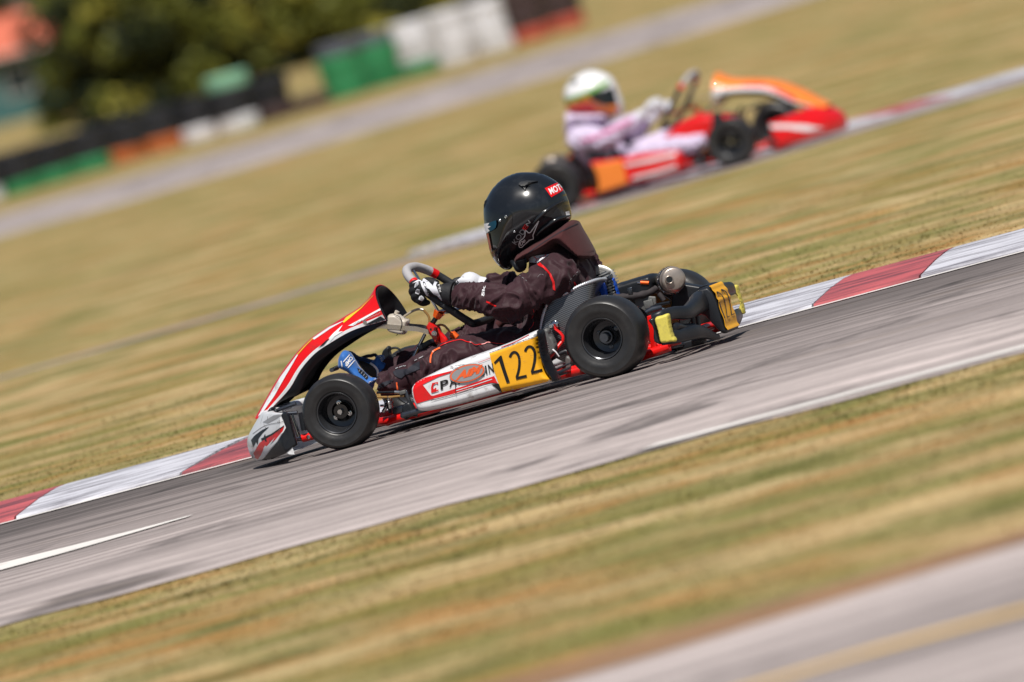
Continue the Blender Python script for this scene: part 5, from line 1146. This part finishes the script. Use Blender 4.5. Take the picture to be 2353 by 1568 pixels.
# side pod graphics (b zoom coordinates)
decal('number_panel', 'b', [(1132, 482), (1300, 425), (1500, 352), (1840, 226), (1856, 330), (1868, 440), (1905, 560), (1975, 730), (2050, 850), (1900, 895), (1600, 965), (1312, 1032), (1262, 900), (1210, 760), (1160, 600)], pd, 'yellow', pd, .0016)
def digit(txt, o, right, top): return text('number_print', txt, 'b', o, right, top, pd, 'ink', pd, .018, 0, .0032)
D1 = [(1196, 605), (1290, 508), (1308, 510), (1362, 700), (1426, 893), (1380, 905), (1330, 760), (1270, 580), (1215, 630)]
decal('number_print', 'b', D1, pd, 'ink', pd, .0032)
def two(ox, oy):
    q = [(16, 28), (28, -6), (55, -38), (90, -44), (122, -22), (144, 25), (152, 90), (148, 170), (132, 250), (112, 315)]
    line('number_print', 'b', [(ox+x, oy+y) for x, y in q], 36, pd, 'ink', pd, .0032); line('number_print', 'b', [(ox+x, oy+y) for x, y in ((102, 332), (180, 312), (256, 294))], 38, pd, 'ink', pd, .0034)
two(1410, 505); two(1627, 424)
decal('red_panel', 'b', [(60, 920), (110, 878), (200, 832), (400, 775), (640, 715), (640, 735), (400, 815), (180, 925), (300, 1078), (330, 1082), (560, 1010), (860, 915), (1200, 800), (1232, 870), (1256, 905), (1150, 898), (1050, 920), (700, 1035), (350, 1120), (95, 1192), (60, 1110), (42, 1000)], pd, 'redvinyl', pd, .0016)
line('pin_stripe', 'b', [(300, 1150), (700, 1045), (1050, 930), (1160, 900), (1262, 912)], 7, pd, 'ink', pd, .0030)
line('pin_stripe', 'b', [(660, 1010), (900, 935), (1170, 845)], 10, pd, 'white', pd, .0026)
line('pin_stripe', 'b', [(340, 1130), (600, 1065), (760, 1010), (900, 970)], 6, pd, 'white', pd, .0028)
decal('dark_wedge', 'b', [(1160, 918), (1270, 912), (1312, 1030), (1290, 1030), (1215, 960)], pd, 'ink', pd, .0022)
line('pin_stripe', 'b', [(975, 608), (1060, 578), (1145, 545)], 6, pd, 'redvinyl', pd, .0026)
line('pin_stripe', 'b', [(1300, 395), (1500, 318), (1700, 215)], 8, pd, 'redvinyl', pd, .0026); line('pin_stripe', 'b', [(1130, 478), (1500, 338), (1836, 222)], 6, pd, 'ink', pd, .0032)
decal('emblem', 'b', [(302, 1042), (300, 960), (318, 900), (400, 885), (398, 918), (372, 905), (338, 925), (325, 965), (345, 990), (360, 965), (378, 975), (372, 1005), (405, 990), (408, 1010), (345, 1032)], pd, 'redvinyl', pd, .0026)
text('pod_lettering', 'P', 'b', (438, 998), (552, 962), (430, 875), pd, 'ink', pd, .02, 0, .0026)
text('pod_lettering', 'A', 'b', (562, 962), (668, 930), (560, 830), pd, 'ink', pd, .02, 0, .0026)
text('pod_lettering', 'RO', 'b', (690, 925), (900, 850), (680, 790), pd, 'ink', pd, .02, 0, .0026)
text('pod_lettering', 'L', 'b', (1000, 815), (1062, 795), (990, 690), pd, 'ink', pd, .02, 0, .0026)
text('pod_lettering', 'I', 'b', (1086, 778), (1106, 772), (1066, 655), pd, 'ink', pd, .02, 0, .0026)
text('pod_lettering', 'N', 'b', (1130, 765), (1200, 742), (1108, 640), pd, 'ink', pd, .02, 0, .0026)
cx, cy = 818, 762; ell = lambda rx, ry, n=40: [(cx+rx*math.cos(a)*.975+ry*math.sin(a)*.22, cy-rx*math.cos(a)*.24+ry*math.sin(a)*.975) for a in np.linspace(0, 2*math.pi, n+1)[:-1]]
st_ = decal('oval_sticker', 'b', ell(262, 128), pd, 'greyink', pd, .0040)
decal('oval_ring', 'b', ell(250, 120), pd, 'orangeink', st_, .0048); decal('oval_field', 'b', ell(228, 104), pd, 'greyink', st_, .0054)
text('sticker_print', 'AiM', 'b', (645, 868), (985, 765), (660, 745), pd, 'orangeink', st_, .06, .12, .0060)
rs = random.Random(3)
for i in range(26):
    x, y = rs.uniform(200, 1250), 0; y = 1240-(x-200)*.30-rs.uniform(10, 170); a = rs.uniform(.4, 1.1); l = rs.uniform(20, 70)
    line('scuff', 'b', [(x, y), (x+l*math.cos(a), y+l*math.sin(a)*.6)], rs.uniform(2, 4.5), pd, 'dustmark' if i % 3 else 'ink', pd, .0036, False) if False else None
M['scuff'] = mat('scuff_mark', (.16, .14, .13), .7)
for i in range(30):
    x = rs.uniform(560, 1240); y = 1215-(x-200)*.29-rs.uniform(15, 150 if i % 2 else 640*max(0, (x-500))/1500+120); a = rs.uniform(.7, 1.2); l = rs.uniform(18, 60)
    line('scuff', 'b', [(x, y), (x+l*math.cos(a), y+l*math.sin(a))], rs.uniform(1.5, 3.5), pd, 'scuff', pd, .0062, False)
for i in range(16):
    x = rs.uniform(1330, 1900); y = 1010-(x-1312)*.25-rs.uniform(15, 480); a = rs.uniform(-.5, .3); l = rs.uniform(15, 60)
    line('scuff', 'b', [(x, y), (x+l*math.cos(a), y+l*math.sin(a))], rs.uniform(1.2, 2.6), pd, 'scuff', pd, .0042, False)
line('scuff', 'b', [(640, 870), (650, 960), (655, 1055)], 7, pd, 'ink', pd, .006)
line('scuff', 'b', [(575, 690), (600, 672), (640, 690), (700, 700)], 7, pd, 'scuff', pd, .006); line('scuff', 'b', [(640, 660), (720, 648), (780, 630)], 5, pd, 'ink', pd, .006)
for i in range(14):
    x, y = rs.uniform(60, 320), rs.uniform(1110, 1440); line('scuff', '1', [(x, y-200*0), (x+rs.uniform(-8, 8), y+rs.uniform(5, 25))], rs.uniform(1.5, 4), no, 'scuff', no, .003, False)
# rear plate digits
def rdig(pts, wd): line('number_print', '8', pts, wd, plate, 'ink', plate, .003)
rdig([(1662, 548), (1690, 600), (1712, 625), (1748, 665), (1770, 740), (1800, 830), (1850, 962)], 13)
rdig([(1742, 560), (1715, 530), (1760, 550), (1800, 590), (1838, 650), (1855, 740), (1870, 830), (1888, 940), (1925, 930)], 13)
rdig([(1810, 520), (1790, 492), (1850, 515), (1890, 570), (1920, 640), (1935, 740), (1950, 840), (1960, 905), (2005, 888)], 14)
# raised maker's letters on the casting
text('cast_letters', 'OTK', '9', (400, 1010), (360, 845), (345, 1015), [o for o in root1.children if o.name.startswith('brake_caliper')], 'alu', None, .02, 0, .002)
for o in list(COL.objects):
    if o.name.startswith('cast_letters') and o.parent is None:
        o.parent = [q for q in root1.children if q.name.startswith('brake_caliper')][0]

# ---------------------------------------------------------------- the oncoming kart on the farther track
M['fairorange'] = mat('orange_fairing', (.82, .22, .03), .35, 0, .08, 12, coat=.3); M['suitlav'] = mat('lavender_suit', (.58, .50, .66), .7, 0, .12, 20, .001, 150)
M['helmwhite'] = mat('white_helmet', (.78, .78, .80), .2, 0, .04, coat=.5); M['pinkfab'] = mat('pink_fabric', (.60, .16, .34), .7); M['green'] = mat('green_vinyl', (.16, .38, .07), .35, coat=.3)
PAL2 = dict(fair='fairorange', nose='redvinyl', pod='redvinyl', suit='suitlav', hood='suitlav', helmet='helmwhite', visor='visor', boot='glove', glove='glovewhite')
root2, fa2, no2, pd2, pl2, rb2 = build_kart('orange and red go-kart coming the other way on the farther track', PAL2, False)
drv2, body2, hel2 = build_driver('driver in white helmet and lavender suit sitting in the orange kart', PAL2, False)
decal('white_trim', '1', [(398, 705), (520, 600), (700, 500), (900, 400), (1010, 350), (1030, 390), (900, 440), (700, 545), (540, 640), (430, 740)], fa2, 'white', fa2, .002)
decal('red_trim', '1', [(300, 930), (398, 740), (540, 600), (700, 500), (700, 470), (520, 570), (385, 700), (270, 900)], fa2, 'redvinyl', fa2, .0025)
decal('white_stripe', 'b', [(70, 930), (600, 760), (1130, 590), (1130, 650), (600, 850), (80, 1010)], pd2, 'white', pd2, .002)
decal('white_stripe', 'b', [(150, 1180), (600, 1080), (1130, 930), (1150, 980), (700, 1120), (200, 1230)], pd2, 'white', pd2, .002)
decal('number_panel', 'b', [(1132, 482), (1500, 352), (1840, 226), (1868, 440), (1975, 730), (2050, 850), (1600, 965), (1312, 1032), (1210, 760)], pd2, 'fairorange', pd2, .002)
decal('white_flash', '1', [(60, 1400), (110, 1300), (200, 1200), (280, 1130), (290, 1170), (200, 1260), (120, 1380)], no2, 'white', no2, .002)
decal('green_band', '3', [(880, 470), (1000, 500), (1200, 500), (1500, 440), (1740, 360), (1760, 430), (1500, 520), (1200, 580), (1000, 580), (885, 560)], hel2, 'green', hel2, .0036)
decal('orange_band', '3', [(1180, 590), (1500, 530), (1765, 440), (1785, 580), (1700, 690), (1400, 900), (1270, 990), (1180, 1050), (1100, 1100), (985, 1020), (950, 940), (1020, 905), (1100, 830), (1160, 700)], hel2, 'fairorange', hel2, .0024)
decal('red_band', '3', [(1240, 680), (1500, 620), (1740, 540), (1700, 640), (1400, 800), (1200, 900)], hel2, 'redvinyl', hel2, .0036)
decal('sleeve_stripe', '3', [(600, 1360), (900, 1340), (1200, 1330), (1500, 1250), (1500, 1300), (1200, 1400), (900, 1420), (600, 1420)], body2, 'pinkfab', body2, .003)
inflate('red_tank_cover', [K('D', *p) for p in [(880, 830), (960, 770), (1060, 745), (1150, 770), (1200, 830), (1100, 880), (920, 900)]], -.02, .12, 'redvinyl', root2, r=20, step=6)
q = G(1700, 380); S2 = 1.05
root2.location = (q.x, q.y+.48, .004); root2.scale = (-S2, S2, S2*.97)
loc = Vector(drv2.location); drv2.scale = (-1.0, 1.0, .93); drv2.location = (q.x-loc.x*S2-.12, q.y+.48, .004+loc.z)
